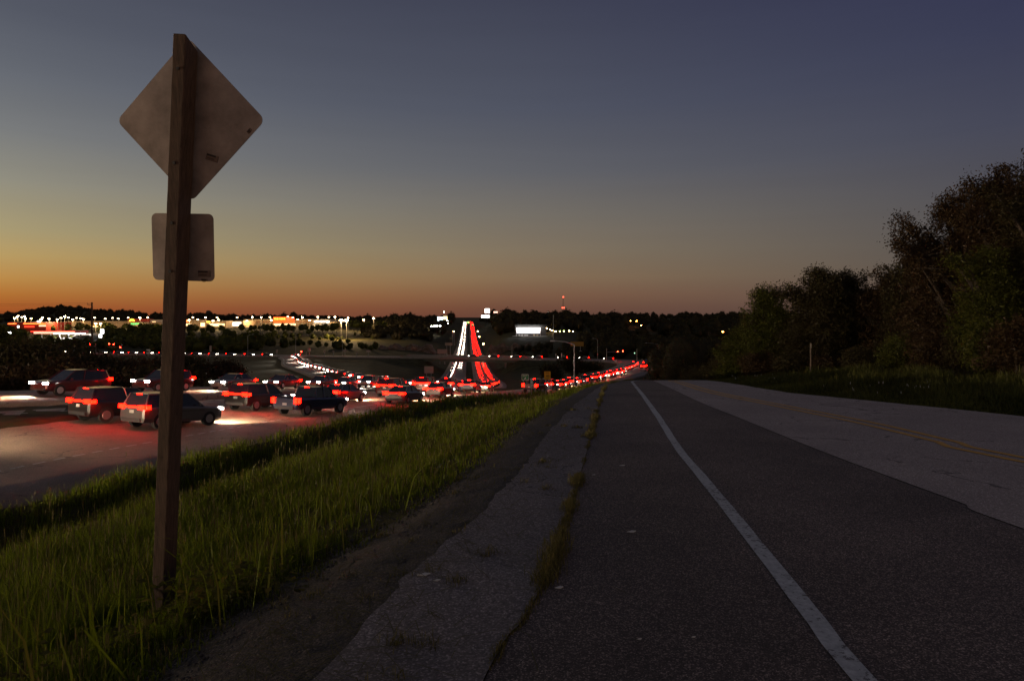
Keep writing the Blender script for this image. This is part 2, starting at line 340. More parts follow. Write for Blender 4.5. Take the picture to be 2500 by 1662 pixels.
def sstep(x, a, b):
    t = np.clip((x - a) / (b - a), 0, 1); return t * t * (3 - 2 * t)
def table(x, y):
    yy = np.clip(y, 1, 7000); s = np.clip(x / np.maximum(yy, 25), -1.6, 1.6)
    i = np.clip(np.searchsorted(S_, s) - 1, 0, len(S_) - 2); j = np.clip(np.searchsorted(Y_, yy) - 1, 0, len(Y_) - 2)
    Sa = np.array(S_); Ya = np.log(np.array(Y_, float)); fs = (s - Sa[i]) / (Sa[i + 1] - Sa[i]); fy = (np.log(yy) - Ya[j]) / (Ya[j + 1] - Ya[j])
    fs = fs * fs * (3 - 2 * fs)
    return (T_[i, j] * (1 - fs) + T_[i + 1, j] * fs) * (1 - fy) + (T_[i, j + 1] * (1 - fs) + T_[i + 1, j + 1] * fs) * fy
def nearest(x, y, c, pad):
    """distance to polyline c, its z, and its index, evaluated only within pad"""
    d = np.full(x.shape, 1e9); z = np.zeros(x.shape); k = np.zeros(x.shape, int)
    m = (x > c[:, 0].min() - pad) & (x < c[:, 0].max() + pad) & (y > c[:, 1].min() - pad) & (y < c[:, 1].max() + pad)
    idx = np.nonzero(m)[0]
    for a in range(0, len(idx), 20000):
        ii = idx[a:a + 20000]
        q = (x[ii, None] - c[None, :, 0]) ** 2 + (y[ii, None] - c[None, :, 1]) ** 2
        kk = q.argmin(1); d[ii] = np.sqrt(q[np.arange(len(ii)), kk]); z[ii] = c[kk, 2]; k[ii] = kk
    return d, z, k
E_LEFT = None
def height(x, y):
    x = np.asarray(x, float).ravel(); y = np.asarray(y, float).ravel()
    base = table(x, y)
    base = base + .25 * np.sin(x * .13 + y * .05) * sstep(y, 60, 150)
    # hillside the camera stands on
    xf = xat(e_strip, np.clip(y, -6, 62)); xe = np.interp(y, E[:, 1], E[:, 0]); ze = np.interp(y, E[:, 1], E[:, 2])
    d = np.clip((xf - x) * .93, 0, None)
    drop = np.interp(d, [0, .4, 1.3, 2.3, 4, 6.5, 9, 12, 40], [0, .03, .25, .68, 1.12, 1.62, 3.3, 5.0, 12])
    front = Zf(np.clip(y, -40, 90)) - .03 - drop
    right = np.clip(x - xat(e_right, np.clip(y, -6, 54)), 0, None)
    front = front + np.interp(right, [0, 1, 4, 12, 60], [0, -.02, .1, .5, 2.0]) * (1 - sstep(y, 40, 70)) * (right > 0)
    e = np.clip((x - xe) * .93, 0, None)
    ditch = ze - np.interp(e, [0, .3, 1.2, 3.0, 7, 40], [.06, .12, .5, 1.5, 1.7, 9])
    hill = np.maximum(front, ditch) + .25 * np.exp(-np.abs(front - ditch) / .4) * 0
    m = np.exp(-np.abs(front - ditch) / .25) * .12
    hill = np.where(x < xf, hill + m * (e > .3), front)
    w = (1 - sstep(y, 48, 95)) * (x > xe)
    z = base * (1 - w) + hill * w
    def stamp(z, c, hw, bw, dz, pad=None, keep=None):
        pad = hw + bw if pad is None else pad
        hwv = hw if np.isscalar(hw) else None
        mx = (np.max(hw) + bw)
        dd, zz, kk = nearest(x, y, c, mx)
        h = hw if np.isscalar(hw) else hw[kk]
        wt = 1 - sstep(dd, h, h + bw)
        if keep is not None: wt = wt * keep
        near = y < 120
        return z * (1 - wt) + (zz - np.where(near, .08, dz)) * wt
    z = stamp(z, CR, 9, 22, .35)
    z = stamp(z, M, 13.2, 13, .35)
    nE, _ = normals(E); e2 = E.copy(); e2[:, :2] -= nE * 5.2
    left = (x < xe + .05) & (y < 90)
    dd, zz, kk = nearest(x, y, e2, 8); wt = (1 - sstep(dd, 5.2, 7.5)) * left
    z = z * (1 - wt) + (zz - .1) * wt
    z = stamp(z, LP, 6.3, 9, .3)
    i = np.arange(len(RP)); hw = np.interp(RP[:, 1], [50, 120, 220, 330], [4.6, 5.2, 9.0, 9.5])
    keep = np.where((y < 82) & (x > xe), 0, 1.)
    z = stamp(z, RP, hw, 12, .3, keep=keep)
    return z
def hz(x, y): return float(height([x], [y])[0])

# terrain sheet, dense near the camera and reaching past the horizon
def terrain():
    ys = [-40., -25, -14, -8, -5, -3]
    y = -1.5
    while y < 9000:
        ys.append(y); y += max(.45, .016 * (y + 14))
    ys = np.array(ys); a = np.concatenate([np.linspace(-3.2, -1.25, 24)[:-1], np.linspace(-1.25, .9, 330), np.linspace(.9, 2.6, 30)[1:]])
    YY, AA = np.meshgrid(ys, a, indexing='ij'); XX = AA * (np.maximum(YY, 0) + 16)
    z = height(XX, YY).reshape(XX.shape)
    nr, nc = XX.shape; v = np.stack([XX.ravel(), YY.ravel(), z.ravel()], 1)
    i = np.arange(nr * nc).reshape(nr, nc); f = np.stack([i[:-1, :-1].ravel(), i[:-1, 1:].ravel(), i[1:, 1:].ravel(), i[1:, :-1].ravel()], 1)
    o = link("ground", np_mesh("ground", v, f, True), None, m_ground); tag(o, kind='structure')
terrain()

# ------------------------------------------------------------------ road sheets
def sheet(name, rows, m, kind='structure', skirt=0):
    """rows: array (n, k, 3)"""
    rows = np.asarray(rows, float)
    if skirt:
        a = rows[:, :1].copy(); a[..., 2] -= skirt; b = rows[:, -1:].copy(); b[..., 2] -= skirt; rows = np.concatenate([a, rows, b], 1)
    n, k, _ = rows.shape; i = np.arange(n * k).reshape(n, k)
    f = np.stack([i[:-1, :-1].ravel(), i[:-1, 1:].ravel(), i[1:, 1:].ravel(), i[1:, :-1].ravel()], 1)
    o = link(name, np_mesh(name, rows.reshape(-1, 3), f), None, m)
    if kind: tag(o, kind=kind)
    return o
def between(e0, e1, k, dz, ys=YF, j0=0, j1=0):
    x0 = xat(e0, ys) + j0; x1 = xat(e1, ys) + j1; t = np.linspace(0, 1, k)[None, :]
    X = x0[:, None] * (1 - t) + x1[:, None] * t; Yv = np.repeat(ys[:, None], k, 1)
    return np.stack([X, Yv, Zf(Yv) + dz], 2)
YD = np.linspace(-6, 56, 620)
jit = lambda s, n=620: np.convolve(rng.normal(0, s, n + 8), np.ones(9) / 3, 'valid')
tag(sheet("frontage_road", between(e_weed, e_joint, 12, 0, YD), m_asph), kind='structure')
sheet("frontage_road_lanes", between(e_joint, e_right, 12, .006, YD, 0, jit(.03)), m_conc)
sheet("pavement_strip", between(e_strip, e_weed, 5, .010, YD, jit(.014) + rng.normal(0, .008, 620), 0), m_strip)
gw = jit(.05)
g0 = between(e_strip, e_weed, 2, 0, YD)[:, 0]
gr = []
for i, yv in enumerate(YD):
    x1 = g0[i, 0] + .08; wdt = np.interp(yv, [-6, 2.7, 5, 9, 20, 56], [1.25, 1.1, .95, .8, .7, .65]) + gw[i]
    xs = np.linspace(x1 - wdt, x1, 9); gr.append(np.stack([xs, np.full(9, yv), height(xs, np.full(9, yv)) + .030 - .03 * np.linspace(1, 0, 9) ** 4 + rng.normal(0, .004, 9)], 1))
sheet("gravel_verge", gr, m_gravel)
# edge line with slightly worn edges, double centre line
wl = xat(e_white, YD); sl = np.gradient(wl, YD); hwid = .052 * np.sqrt(1 + sl ** 2)
a0 = wl - hwid + jit(.0022); a1 = wl + hwid + jit(.0022)
sheet("edge_line", np.stack([np.stack([a0, YD, Zf(YD) + .005], 1), np.stack([a1, YD, Zf(YD) + .005], 1)], 1), m_white)
for nm, o_ in (("centre_line", -.13), ("centre_line", .13)):
    yl = xat(e_yel, YD); s2 = np.gradient(yl, YD); q = np.sqrt(1 + s2 ** 2)
    sheet(nm, np.stack([np.stack([yl + (o_ - .05) * q + jit(.002), YD, Zf(YD) + .011], 1), np.stack([yl + (o_ + .05) * q + jit(.002), YD, Zf(YD) + .011], 1)], 1), m_yellow)

# highway carriageways
nM, hM = normals(M); sM = arclen(M)
def ribbon(c, o0, o1, dz0=0, dz1=0, k=4, sel=None):
    n, _ = normals(c); o0 = np.broadcast_to(o0, len(c)); o1 = np.broadcast_to(o1, len(c)); rows = []
    for j in range(k):
        t = j / (k - 1); off = o0 * (1 - t) + o1 * t
        p = c.copy(); p[:, :2] += n * off[:, None]; p[:, 2] += np.broadcast_to(dz0, len(c)) * (1 - t) + np.broadcast_to(dz1, len(c)) * t; rows.append(p)
    r = np.stack(rows, 1)
    return r if sel is None else r[sel]
# right-hand edge offset of the outbound side and its height difference
OFF = np.full(len(M), 11.5); DZ = np.full(len(M), -.25)
for i in range(len(M)):
    y0 = M[i, 1]
    if y0 < 82:
        r = E[:, :2] - M[i, :2]; al = r @ hM[i]; k = np.argmin(np.abs(al)); OFF[i] = r[k] @ nM[i]; DZ[i] = E[k, 2] - M[i, 2]
    if y0 > 66:
        t = sstep(y0, 66, 100); OFF[i] = OFF[i] * (1 - t) + 11.5 * t; DZ[i] = DZ[i] * (1 - t) - .25 * t
def zoff(i, off): return DZ[i] * np.clip(off / OFF[i], -.6, 1) 
sheet("highway", ribbon(M, 1.6, OFF, 0 + DZ * 1.6 / OFF, DZ, 9), m_hwy, skirt=.5)
sheet("highway_inbound", ribbon(M, -12.0, -1.6, .2, 0, 6), m_hwy, skirt=.5)
hwR = np.interp(RP[:, 1], [50, 120, 220, 330], [4.2, 4.6, 8.2, 8.8])
sheet("exit_ramp", ribbon(RP, -hwR, hwR, .03, .03, 5), m_hwy, skirt=.5)
sheet("loop_ramp", ribbon(LP, -5.6, 5.8, .05, .05, 5), m_hwy, skirt=.5)
sheet("cross_road", ribbon(CR, -7.5, 7.5, .05, .05, 5), m_hwy, skirt=.5)
def offline(c, off, wid, m, dz, s0=0, s1=1e9, dash=None, zf=None):
    """painted line on a ribbon; returns mesh rows"""
    s = arclen(c); n, _ = normals(c); mb_v, mb_f = [], []
    off = np.broadcast_to(off, len(c)); segs = []
    if dash:
        a = s0
        while a < min(s1, s[-1]) - dash[0]: segs.append((a, a + dash[0])); a += dash[0] + dash[1]
    else: segs = [(s0, min(s1, s[-1]))]
    for a, b in segs:
        q = np.linspace(a, b, 2 if dash else max(3, int((b - a) / 2.5)))
        px = np.interp(q, s, c[:, 0]); py = np.interp(q, s, c[:, 1]); pz = np.interp(q, s, c[:, 2] + (zf if zf is not None else 0)) + dz
        nx = np.interp(q, s, n[:, 0]); ny = np.interp(q, s, n[:, 1]); oo = np.interp(q, s, off)
        for i in range(len(q)):
            mb_v += [(px[i] + nx[i] * (oo[i] - wid / 2), py[i] + ny[i] * (oo[i] - wid / 2), pz[i]), (px[i] + nx[i] * (oo[i] + wid / 2), py[i] + ny[i] * (oo[i] + wid / 2), pz[i])]
            if i: k = len(mb_v); mb_f.append((k - 4, k - 3, k - 1, k - 2))
    return mb_v, mb_f
def lines(name, specs, m):
    v, f = [], []
    for sp in specs:
        a, b = offline(**sp); o = len(v); v += a; f += [tuple(i + o for i in q) for q in b]
    me = bpy.data.meshes.new(name); me.from_pydata(v, [], f); tag(link(name, me, None, m), kind='structure')
sY = lambda y: float(np.interp(y, M[:, 1], sM))
fr = lambda off: DZ * off / OFF
o1 = OFF - 4.7
lines("highway_lane_lines", [
    dict(c=M, off=o1, wid=.16, m=0, dz=.02, s0=sY(50), s1=sY(78), zf=DZ * o1 / OFF),
    dict(c=M, off=3.0, wid=.16, m=0, dz=.02, zf=fr(3.0)),
    dict(c=M, off=6.6, wid=.16, m=0, dz=.02, dash=(3, 9), s0=sY(-20), s1=sY(700), zf=fr(6.6)),
    dict(c=M, off=10.2, wid=.16, m=0, dz=.02, s0=sY(100), zf=fr(10.2)),
    dict(c=M, off=-10.2, wid=.16, m=0, dz=.21), dict(c=M, off=-6.6, wid=.16, m=0, dz=.14, dash=(3, 9), s0=sY(-20), s1=sY(700)),
    dict(c=RP, off=-hwR + .9, wid=.16, m=0, dz=.05, s0=28), dict(c=RP, off=hwR - 1.0, wid=.16, m=0, dz=.05, s0=28),
    dict(c=RP, off=0, wid=.15, m=0, dz=.05, s0=150), dict(c=RP, off=3.8, wid=.15, m=0, dz=.05, s0=175), dict(c=RP, off=-3.8, wid=.15, m=0, dz=.05, s0=215),
    dict(c=LP, off=-4.6, wid=.15, m=0, dz=.07, s0=60), dict(c=LP, off=4.8, wid=.15, m=0, dz=.07, s0=60)], m_white)
lines("highway_rumble_line", [dict(c=M, off=o1 + .05, wid=.14, m=0, dz=.02, dash=(.42, .26), s0=sY(-8), s1=sY(52), zf=DZ * (o1 + .05) / OFF)], m_white)
lines("cross_road_lines", [dict(c=CR, off=-.15, wid=.14, m=0, dz=.09), dict(c=CR, off=.15, wid=.14, m=0, dz=.09)], m_yellow)

# ------------------------------------------------------------------ wooden sign post in the foreground
def road_sign():
    root = empty("road_sign", (-2.52, 4.9, -2.13))
    tag(root, "weathered wooden post with a diamond plate and a smaller plate seen from behind", "road sign")
    B = Vector((0, 0, -.35)); T = Vector((.395, -.45, 3.955)); a = (T - B).normalized()
    r = Vector((math.cos(R(8)), -math.sin(R(8)), 0)); r = (r - a * r.dot(a)).normalized(); n = a.cross(r).normalized()   # n points away from the camera
    if n.y < 0: n = -n
    rp = Vector((math.cos(R(8)), -math.sin(R(8)), -.035)).normalized(); ap = (a - rp * a.dot(rp)).normalized()
    Lp = (T - B).length
    # post: 9 x 14 cm, right back corner sawn off at the top
    hw, hd = .0445, .07
    m = MB(); rows = []
    nseg = 40
    for i in range(nseg + 1):
        c = B + a * (Lp * i / nseg); w = .0015
        j = lambda: random.uniform(-w, w)
        rows.append([c + r * (-hw + j()) + n * (-hd + j()), c + r * (hw + j()) + n * (-hd + j()), c + r * (hw + j()) + n * (hd + j()), c + r * (-hw + j()) + n * (hd + j())])
    rows[-1][2] -= a * .075; rows[-1][1] += a * .0; rows[-1][3] -= a * .06
    # small chamfers on the long edges
    vs, fs = [], []
    for q in rows:
        for k in range(4):
            p, pn, pp = q[k], q[(k + 1) % 4], q[(k - 1) % 4]
            vs += [p + (pp - p).normalized() * .006, p + (pn - p).normalized() * .006]
    for i in range(nseg):
        for k in range(8):
            fs.append((i * 8 + k, i * 8 + (k + 1) % 8, i * 8 + 8 + (k + 1) % 8, i * 8 + 8 + k))
    fs += [tuple(range(8))[::-1], tuple(range(nseg * 8, nseg * 8 + 8))]
    m.add(vs, fs)
    post = m.build("post", m_wood, root)
    kn = MB(); c = B + a * (Lp * .355) + n * (-hd - .001) + r * -.01
    for i in range(1): kn.prism([(.009 * math.cos(t) * 1.1, .012 * math.sin(t)) for t in np.linspace(0, 6.283, 12, endpoint=False)], c, r, a, -n, .0015)
    kn.build("knot", mat("wood_knot", (.05, .03, .02), .9), post)
    gap = hd + .003
    ax = lambda t: B + a * t
    # diamond, 30 in side
    def plate(name, poly, t, dx, side):
        p = MB(); p.prism(poly, ax(t) + n * (gap + .004) + r * dx, rp, ap, n, .003); o = p.build(name, [m_alu], root); return o
    sq = rrect(.762, .762, .048, 6); c45 = math.cos(R(45)); dia = [((x - y) * c45, (x + y) * c45) for x, y in sq]
    tD = 4.225
    d = plate("diamond_plate", dia, tD - .395, .0, 0)
    e = plate("lower_plate", rrect(.457, .457, .038, 6), 2.98, -.012, 0)
    # maker's labels stuck on the backs, bolts
    m_st = mat("sticker_paper", (.20, .13, .10), .6); m_ink = mat("sticker_ink", (.03, .02, .02), .6)
    def sticker(parent, t, dx, w, h, rot):
        s = MB(); o = ax(t) + r * dx + n * (gap + .0015); cr_, sr_ = math.cos(rot), math.sin(rot); u = rp * cr_ + ap * sr_; v = ap * cr_ - rp * sr_
        for (x0, y0, x1, y1, mi) in ((-w / 2, -h / 2, w / 2, h / 2, 0), (-w / 2 + .003, h / 2 - .014, w * .28, h / 2 - .002, 1),
                                     (-w / 2, -h / 2, w / 2, -h / 2 + .0025, 1), (w / 2 - .0025, -h / 2, w / 2, h / 2, 1), (-w / 2, -h / 2, -w / 2 + .0025, h / 2, 1),
                                     (-w / 2 + .008, -.007, w * .2, -.004, 1), (-w / 2 + .008, -.013, w * .2, -.010, 1)):
            s.prism([(x0, y0), (x1, y0), (x1, y1), (x0, y1)], o - n * (.0004 * (1 + mi)), u, v, n, .0003, mi)
        s.build("sticker", [m_st, m_ink], parent)
    tDc = tD - .395
    sticker(d, tDc - .235, .175, .088, .042, -.28); sticker(d, tDc - .04, .43, .035, .022, .8)
    sticker(e, 2.98 - .165, .155, .092, .042, 0); sticker(e, 2.98 - .208, .158, .045, .016, 0)
    for t in (tDc + .3, tDc - .3, 2.98 + .16, 2.98 - .16):
        b = MB(); b.tube(ax(t) - n * (hd + .006), ax(t) - n * (hd - .004), .011, .011, 8); b.build("bolt", m_darksteel, root)
road_sign()

# ------------------------------------------------------------------ grass
def blades(n, x, y, z, h, w, lean=.35, tint=None):
    """three-triangle blades"""
    th = rng.uniform(0, 2 * np.pi, n); cx, cy = np.cos(th), np.sin(th)
    la = rng.normal(0, 1, n) * lean * h; lb = rng.uniform(0, 2 * np.pi, n); lx, ly = la * np.cos(lb), la * np.sin(lb)
    V = np.zeros((n, 5, 3))
    V[:, 0] = np.stack([x - cx * w, y - cy * w, z - .03], 1); V[:, 1] = np.stack([x + cx * w, y + cy * w, z - .03], 1)
    V[:, 2] = np.stack([x - cx * w * .8 + lx * .35, y - cy * w * .8 + ly * .35, z + h * .55], 1); V[:, 3] = np.stack([x + cx * w * .8 + lx * .35, y + cy * w * .8 + ly * .35, z + h * .55], 1)
    V[:, 4] = np.stack([x + lx, y + ly, z + h * (1 - .25 * np.abs(la / h))], 1)
    b = np.arange(n)[:, None] * 5
    Fc = np.concatenate([b + np.array([[0, 1, 2]]), b + np.array([[1, 3, 2]]), b + np.array([[2, 3, 4]])])
    t = rng.uniform(0, 1, n) if tint is None else tint
    return V.reshape(-1, 3), Fc, np.repeat(t, 5)
def grass_obj(name, parts, m, label=None):
    vs, fs, ts, o = [], [], [], 0
    for v, f, t in parts: vs.append(v); fs.append(f + o); ts.append(t); o += len(v)
    ob = link(name, np_mesh(name, np.vstack(vs), np.vstack(fs), False, np.concatenate(ts)), None, m); tag(ob, label, 'grass', kind='stuff'); return ob
def lownoise(x, y, s, seed=0):
    r2 = np.random.default_rng(seed); o = np.zeros_like(x)
    for k in range(6):
        a = r2.uniform(0, 2 * np.pi); f = s * (1.0 + .7 * k); o += np.sin((x * np.cos(a) + y * np.sin(a)) * f + r2.uniform(0, 6)) / (1 + .5 * k)
    return o / 2.2
def verge(n, y0, y1):
    """sample points between the gravel and the highway edge, dense near the camera"""
    y = y0 * (y1 / y0) ** rng.uniform(0, 1, n); xr = xat(e_strip, np.clip(y, -6, 62)) - np.interp(y, [0, 3, 5, 9, 20, 60], [1., .86, .68, .5, .42, .4]) ; xe = np.interp(y, E[:, 1], E[:, 0]) - .05
    xl = np.maximum(xe, -.80 * y - 1.5)
    t = rng.uniform(0, 1, n); x = xl + (xr - xl) * t
    return x, y, xr - x, x - xe
parts, dry = [], []
for n, y0, y1 in ((70000, 2.2, 9), (90000, 9, 30), (45000, 30, 85)):
    x, y, dr, de = verge(n, y0, y1); z = height(x, y); nz = lownoise(x, y, 1.6, 3) + .8 * lownoise(x, y, 6., 4)
    base = np.interp(dr, [0, .3, 1, 2.5, 5, 8, 12], [.05, .10, .15, .20, .27, .34, .40]) * np.interp(de, [0, .5, 1.5, 3], [.6, .9, 1., 1])
    tall = np.clip(lownoise(x, y, 2.4, 7) - .35, 0, 1) * np.interp(dr, [0, 2, 5], [.4, .8, 1.3]); h = base * (1 + .35 * nz + .9 * tall) * rng.uniform(.4, 1.25, n) ; h = np.clip(h, .04, 1.0)
    w = np.clip(.0022 + .00042 * y, 0, .03) * rng.uniform(.7, 1.5, n)
    keep = (rng.uniform(0, 1, n) < np.interp(dr, [-.1, .15, .6, 1.2], [.12, .45, .85, 1.])) & (nz + rng.normal(0, .35, n) > -.5)
    dryp = np.clip(lownoise(x, y, .9, 12) * .9 + .15, 0, 1) * np.interp(dr, [0, 4, 9], [1., .7, .15]); tint = np.clip(.40 + .20 * nz + .45 * dryp * (rng.uniform(0, 1, n) < .6) + rng.normal(0, .17, n), 0, 1); h = h * (1 - .35 * dryp); h = h * np.where((np.abs(x + 2.5) < .55) & (y < 4.95) & (y > 3.7), .38, 1.)
    k = np.nonzero(keep)[0]; parts.append(blades(len(k), x[k], y[k], z[k], h[k], w[k], .46, tint[k]))
    # seed-head stalks
    k2 = rng.choice(k, len(k) // 9); hh = h[k2] * rng.uniform(1.1, 1.55, len(k2)); dry.append(blades(len(k2), x[k2] + .02, y[k2], z[k2], hh, w[k2] * .5, .12))
    zz = z[k2] + hh * .8; dry.append(blades(len(k2), x[k2] + .02, y[k2], zz, hh * .16, w[k2] * .9, .1))
grass_obj("verge_grass", parts, m_grass); grass_obj("seed_stalks", dry, m_grass_dry)
# long arching blades close to the camera
n = 900; y = rng.uniform(2.5, 7, n); xr = xat(e_strip, y) - .8; x = xr - rng.uniform(0, 1, n) ** .8 * 5.5; z = height(x, y)
grass_obj("long_grass", [blades(n, x, y, z, rng.uniform(.35, .7, n), rng.uniform(.004, .007, n), .5)], m_grass)
# weeds in the joint between the strip and the asphalt, tufts on the gravel
def joint_weeds():
    n = 11000; y = 2.2 * (34 / 2.2) ** rng.uniform(0, 1, n); k = lownoise(y * 1.0, y * 0, 1.7, 9) + .7 * lownoise(y, y * 0, 6., 10)
    wd = np.clip(.03 + .035 * k, .006, .11); x = xat(e_weed, y) + rng.normal(-.01, 1, n) * wd * .6; z = Zf(y)
    keep = rng.uniform(0, 1, n) < np.clip(.55 + .5 * k, .02, 1)
    h = np.clip(.045 + .05 * k, .015, .16) * rng.uniform(.4, 1.3, n)
    i = np.nonzero(keep)[0]; a = blades(len(i), x[i], y[i], z[i], h[i], (.0014 + .0004 * y[i]), .6, rng.uniform(.3, 1, len(i)))
    return a
grass_obj("joint_weeds", [joint_weeds()], m_grass_dry)
jx, jy = [], []
for k in range(46):
    y = 2.4 * (14 / 2.4) ** random.random(); x0 = float(xat(e_strip, y)); x = x0 + random.uniform(-.7, .55); m_ = random.randint(14, 60)
    jx.append(x + rng.normal(0, .035, m_)); jy.append(y + rng.normal(0, .035, m_))
jx = np.concatenate(jx); jy = np.concatenate(jy); jz = np.where(jx > xat(e_strip, jy), Zf(jy), height(jx, jy))
grass_obj("gravel_tufts", [blades(len(jx), jx, jy, jz, rng.uniform(.02, .08, len(jx)), .0015 + .0003 * jy, .9)], m_grass_dry)
# straw lying on the gravel and strip
n = 1500; y = 2.3 * (16 / 2.3) ** rng.uniform(0, 1, n); x = xat(e_strip, y) + rng.normal(-.25, .42, n); z = np.where(x > xat(e_strip, y), Zf(y) + .014, height(x, y) + .03)
V = np.zeros((n, 4, 3)); th = rng.uniform(0, np.pi, n); ln = rng.uniform(.02, .11, n); ww = .0012 + .0002 * y
dx, dy = np.cos(th) * ln, np.sin(th) * ln
for i, (s, q) in enumerate(((-1, -1), (1, -1), (1, 1), (-1, 1))): V[:, i] = np.stack([x + s * dx - q * np.sin(th) * ww, y + s * dy + q * np.cos(th) * ww, z + .008 * (s > 0) + .004], 1)
grass_obj("straw", [(V.reshape(-1, 3), (np.arange(n)[:, None] * 4 + np.array([[0, 1, 2]])), np.full(n * 4, .5)), (V.reshape(-1, 3), (np.arange(n)[:, None] * 4 + np.array([[0, 2, 3]])), np.full(n * 4, .5))], m_grass_dry)
# loose stones
def stones():
    t = np.array([(1, 0, 0), (-1, 0, 0), (0, 1, 0), (0, -1, 0), (0, 0, .6), (0, 0, -.6)], float); f = np.array([(0, 2, 4), (2, 1, 4), (1, 3, 4), (3, 0, 4), (2, 0, 5), (1, 2, 5), (3, 1, 5), (0, 3, 5)])
    n = 6500; y = 2.2 * (18 / 2.2) ** rng.uniform(0, 1, n); x0 = xat(e_strip, y); x = x0 - .04 - np.abs(rng.normal(0, .6, n)); z = np.where(x > x0, Zf(y) + .012, height(x, y) + .02)
    s = rng.gamma(2.2, .0028, n) + .0015 + .0004 * y; a = rng.uniform(0, 6.28, n)
    V = t[None] * s[:, None, None] * rng.uniform(.6, 1.4, (n, 6, 1)); X = V[..., 0] * np.cos(a)[:, None] - V[..., 1] * np.sin(a)[:, None]; Yv = V[..., 0] * np.sin(a)[:, None] + V[..., 1] * np.cos(a)[:, None]
    P = np.stack([X + x[:, None], Yv + y[:, None], V[..., 2] + z[:, None]], 2).reshape(-1, 3)
    o = link("loose_stones", np_mesh("loose_stones", P, (f[None] + np.arange(n)[:, None, None] * 6).reshape(-1, 3)), None, mat("crushed_stone", (.05, .043, .038), .9, noise=(40, .4, 1.9)))
    tag(o, None, 'gravel', kind='stuff')
stones()
# right-hand verge: rough weeds in front of the trees
n = 60000; y = 8.5 * (40 / 8.5) ** rng.uniform(0, 1, n); wv = rng.uniform(0, 1, n) ** 1.1; x = xat(e_right, y) + .1 + wv * (3.5 + y * .09); z = height(x, y)
nz = lownoise(x, y, 1.1, 21); h = np.interp(wv, [0, .1, .4, 1], [.05, .12, .28, .5]) * (1 + .4 * nz) * rng.uniform(.5, 1.2, n)
grass_obj("weedy_verge", [blades(n, x, y, z, np.clip(h, .05, 1.2), (.004 + .0005 * y) * rng.uniform(.6, 1.5, n), .45, np.clip(.35 + .25 * nz + rng.normal(0, .15, n), 0, 1))], m_verge)
n = 1500; y = rng.uniform(9, 36, n); x = xat(e_right, y) + .6 + rng.uniform(0, 1, n) * 3.5; z = height(x, y); hh = rng.uniform(.15, .35, n)
k = (lownoise(x, y, .6, 30) > .35) & (rng.uniform(0, 1, n) < .22); grass_obj("verge_flowers", [blades(int(k.sum()), x[k], y[k], z[k] + hh[k], .03 + 0 * x[k], .012 + 0 * x[k], .5)], mat("flower_white", (.4, .4, .36), .8))

# broad-leaved weeds by the post and litter on the asphalt
m_weed = leaf_mat("weed_leaf", (.10, .095, .014), .5, .35, (.24, .15, .02))
def weed_proto(seed):
    rg = np.random.default_rng(seed); V, Fc, T = [], [], []; b = 0
    for k in range(rg.integers(26, 40)):
        a = rg.uniform(0, 6.28); rr = rg.uniform(.01, .12); h = rg.uniform(.03, .16); L_ = rg.uniform(.025, .05); c = np.array([rr * math.cos(a), rr * math.sin(a), h])
        d = np.array([math.cos(a), math.sin(a), rg.uniform(-.3, .4)]) * L_; s = np.array([-math.sin(a), math.cos(a), rg.uniform(-.2, .2)]) * L_ * .38
        V += [c, c + d * .45 + s, c + d, c + d * .45 - s + np.array([0, 0, .004])]; Fc += [(b, b + 1, b + 2), (b, b + 2, b + 3)]; T += [rg.uniform(0, 1)] * 4; b += 4
        if True:
            V += [np.array([0, 0, -.02]), np.array([.003, 0, -.02]), c]; Fc += [(b, b + 1, b + 2)]; T += [.2] * 3; b += 3
    return np_mesh("weed_plant", np.array(V), np.array(Fc), False, np.array(T))
wp = [weed_proto(s) for s in (1, 2, 3)]
for me in wp: me.materials.append(m_weed)
wlab = ["yellowish broad-leaved weed at the right foot of the wooden post", "leafy weed between the wooden post and the gravel edge", "low golden weed at the dark gravel edge below the post",
        "pale-leaved weed furthest right on the gravel edge", "small yellow weed nearest the bottom left corner", "bushy weed just behind the gravel edge, beside the post", "sprawling weed with orange leaves over the gravel",
        "weed growing alone halfway up the grassy slope", "weed with upright leaves behind the post", "ragged weed in the lowest grass left of the post"]
for i, (u, v) in enumerate(((428, 1500), (500, 1520), (560, 1500), (640, 1490), (300, 1560), (600, 1470), (690, 1495), (520, 1440), (450, 1420), (120, 1600))):
    Yw = 4.6 - (v - 1420) * .0068; x = (u - 1250) / F * Yw
    o = bpy.data.objects.new("weed_plant", wp[i % 3]); col.objects.link(o); o.location = (x, Yw, hz(x, Yw)); o.rotation_euler.z = i * 1.3; s = random.uniform(1., 1.6); o.scale = (s, s, s)
    tag(o, wlab[i], "weed", "broad-leaved weeds along the gravel edge")
llab = ["crumpled white scrap on the dark asphalt left of the edge line", "small pale scrap further up the dark asphalt", "pale chip beside the weeds in the joint", "white splinter lying on the dark gravel",
        "bent pale twig end on the weathered strip", "tiny white chip near the bottom of the asphalt", "pale pebble by the edge line, low on the asphalt", "white chip at the far end of the weathered strip"]
for i, (u, v, s) in enumerate(((1543, 1302, .030), (1520, 1139, .030), (1366, 1440, .022), (1036, 1408, .035), (1067, 1422, .02), (1562, 1567, .009), (1694, 1562, .009), (1450, 1162, .016))):
    x, y = G(u, v); m_ = MB(); pts = [(s * (1 + .3 * math.sin(3 * t)) * math.cos(t), s * .4 * (1 + .4 * math.cos(5 * t)) * math.sin(t)) for t in np.linspace(0, 6.28, 9, endpoint=False)]
    m_.prism(pts, (x, y, float(Zf(y)) + .014), (1, .2, .05), (-.2, 1, .08), (0, 0, 1), .004)
    o = m_.build("litter_scrap", mat("litter_paper", (.55, .52, .47), .8)); tag(o, llab[i], "litter", "scraps of litter on the pavement")

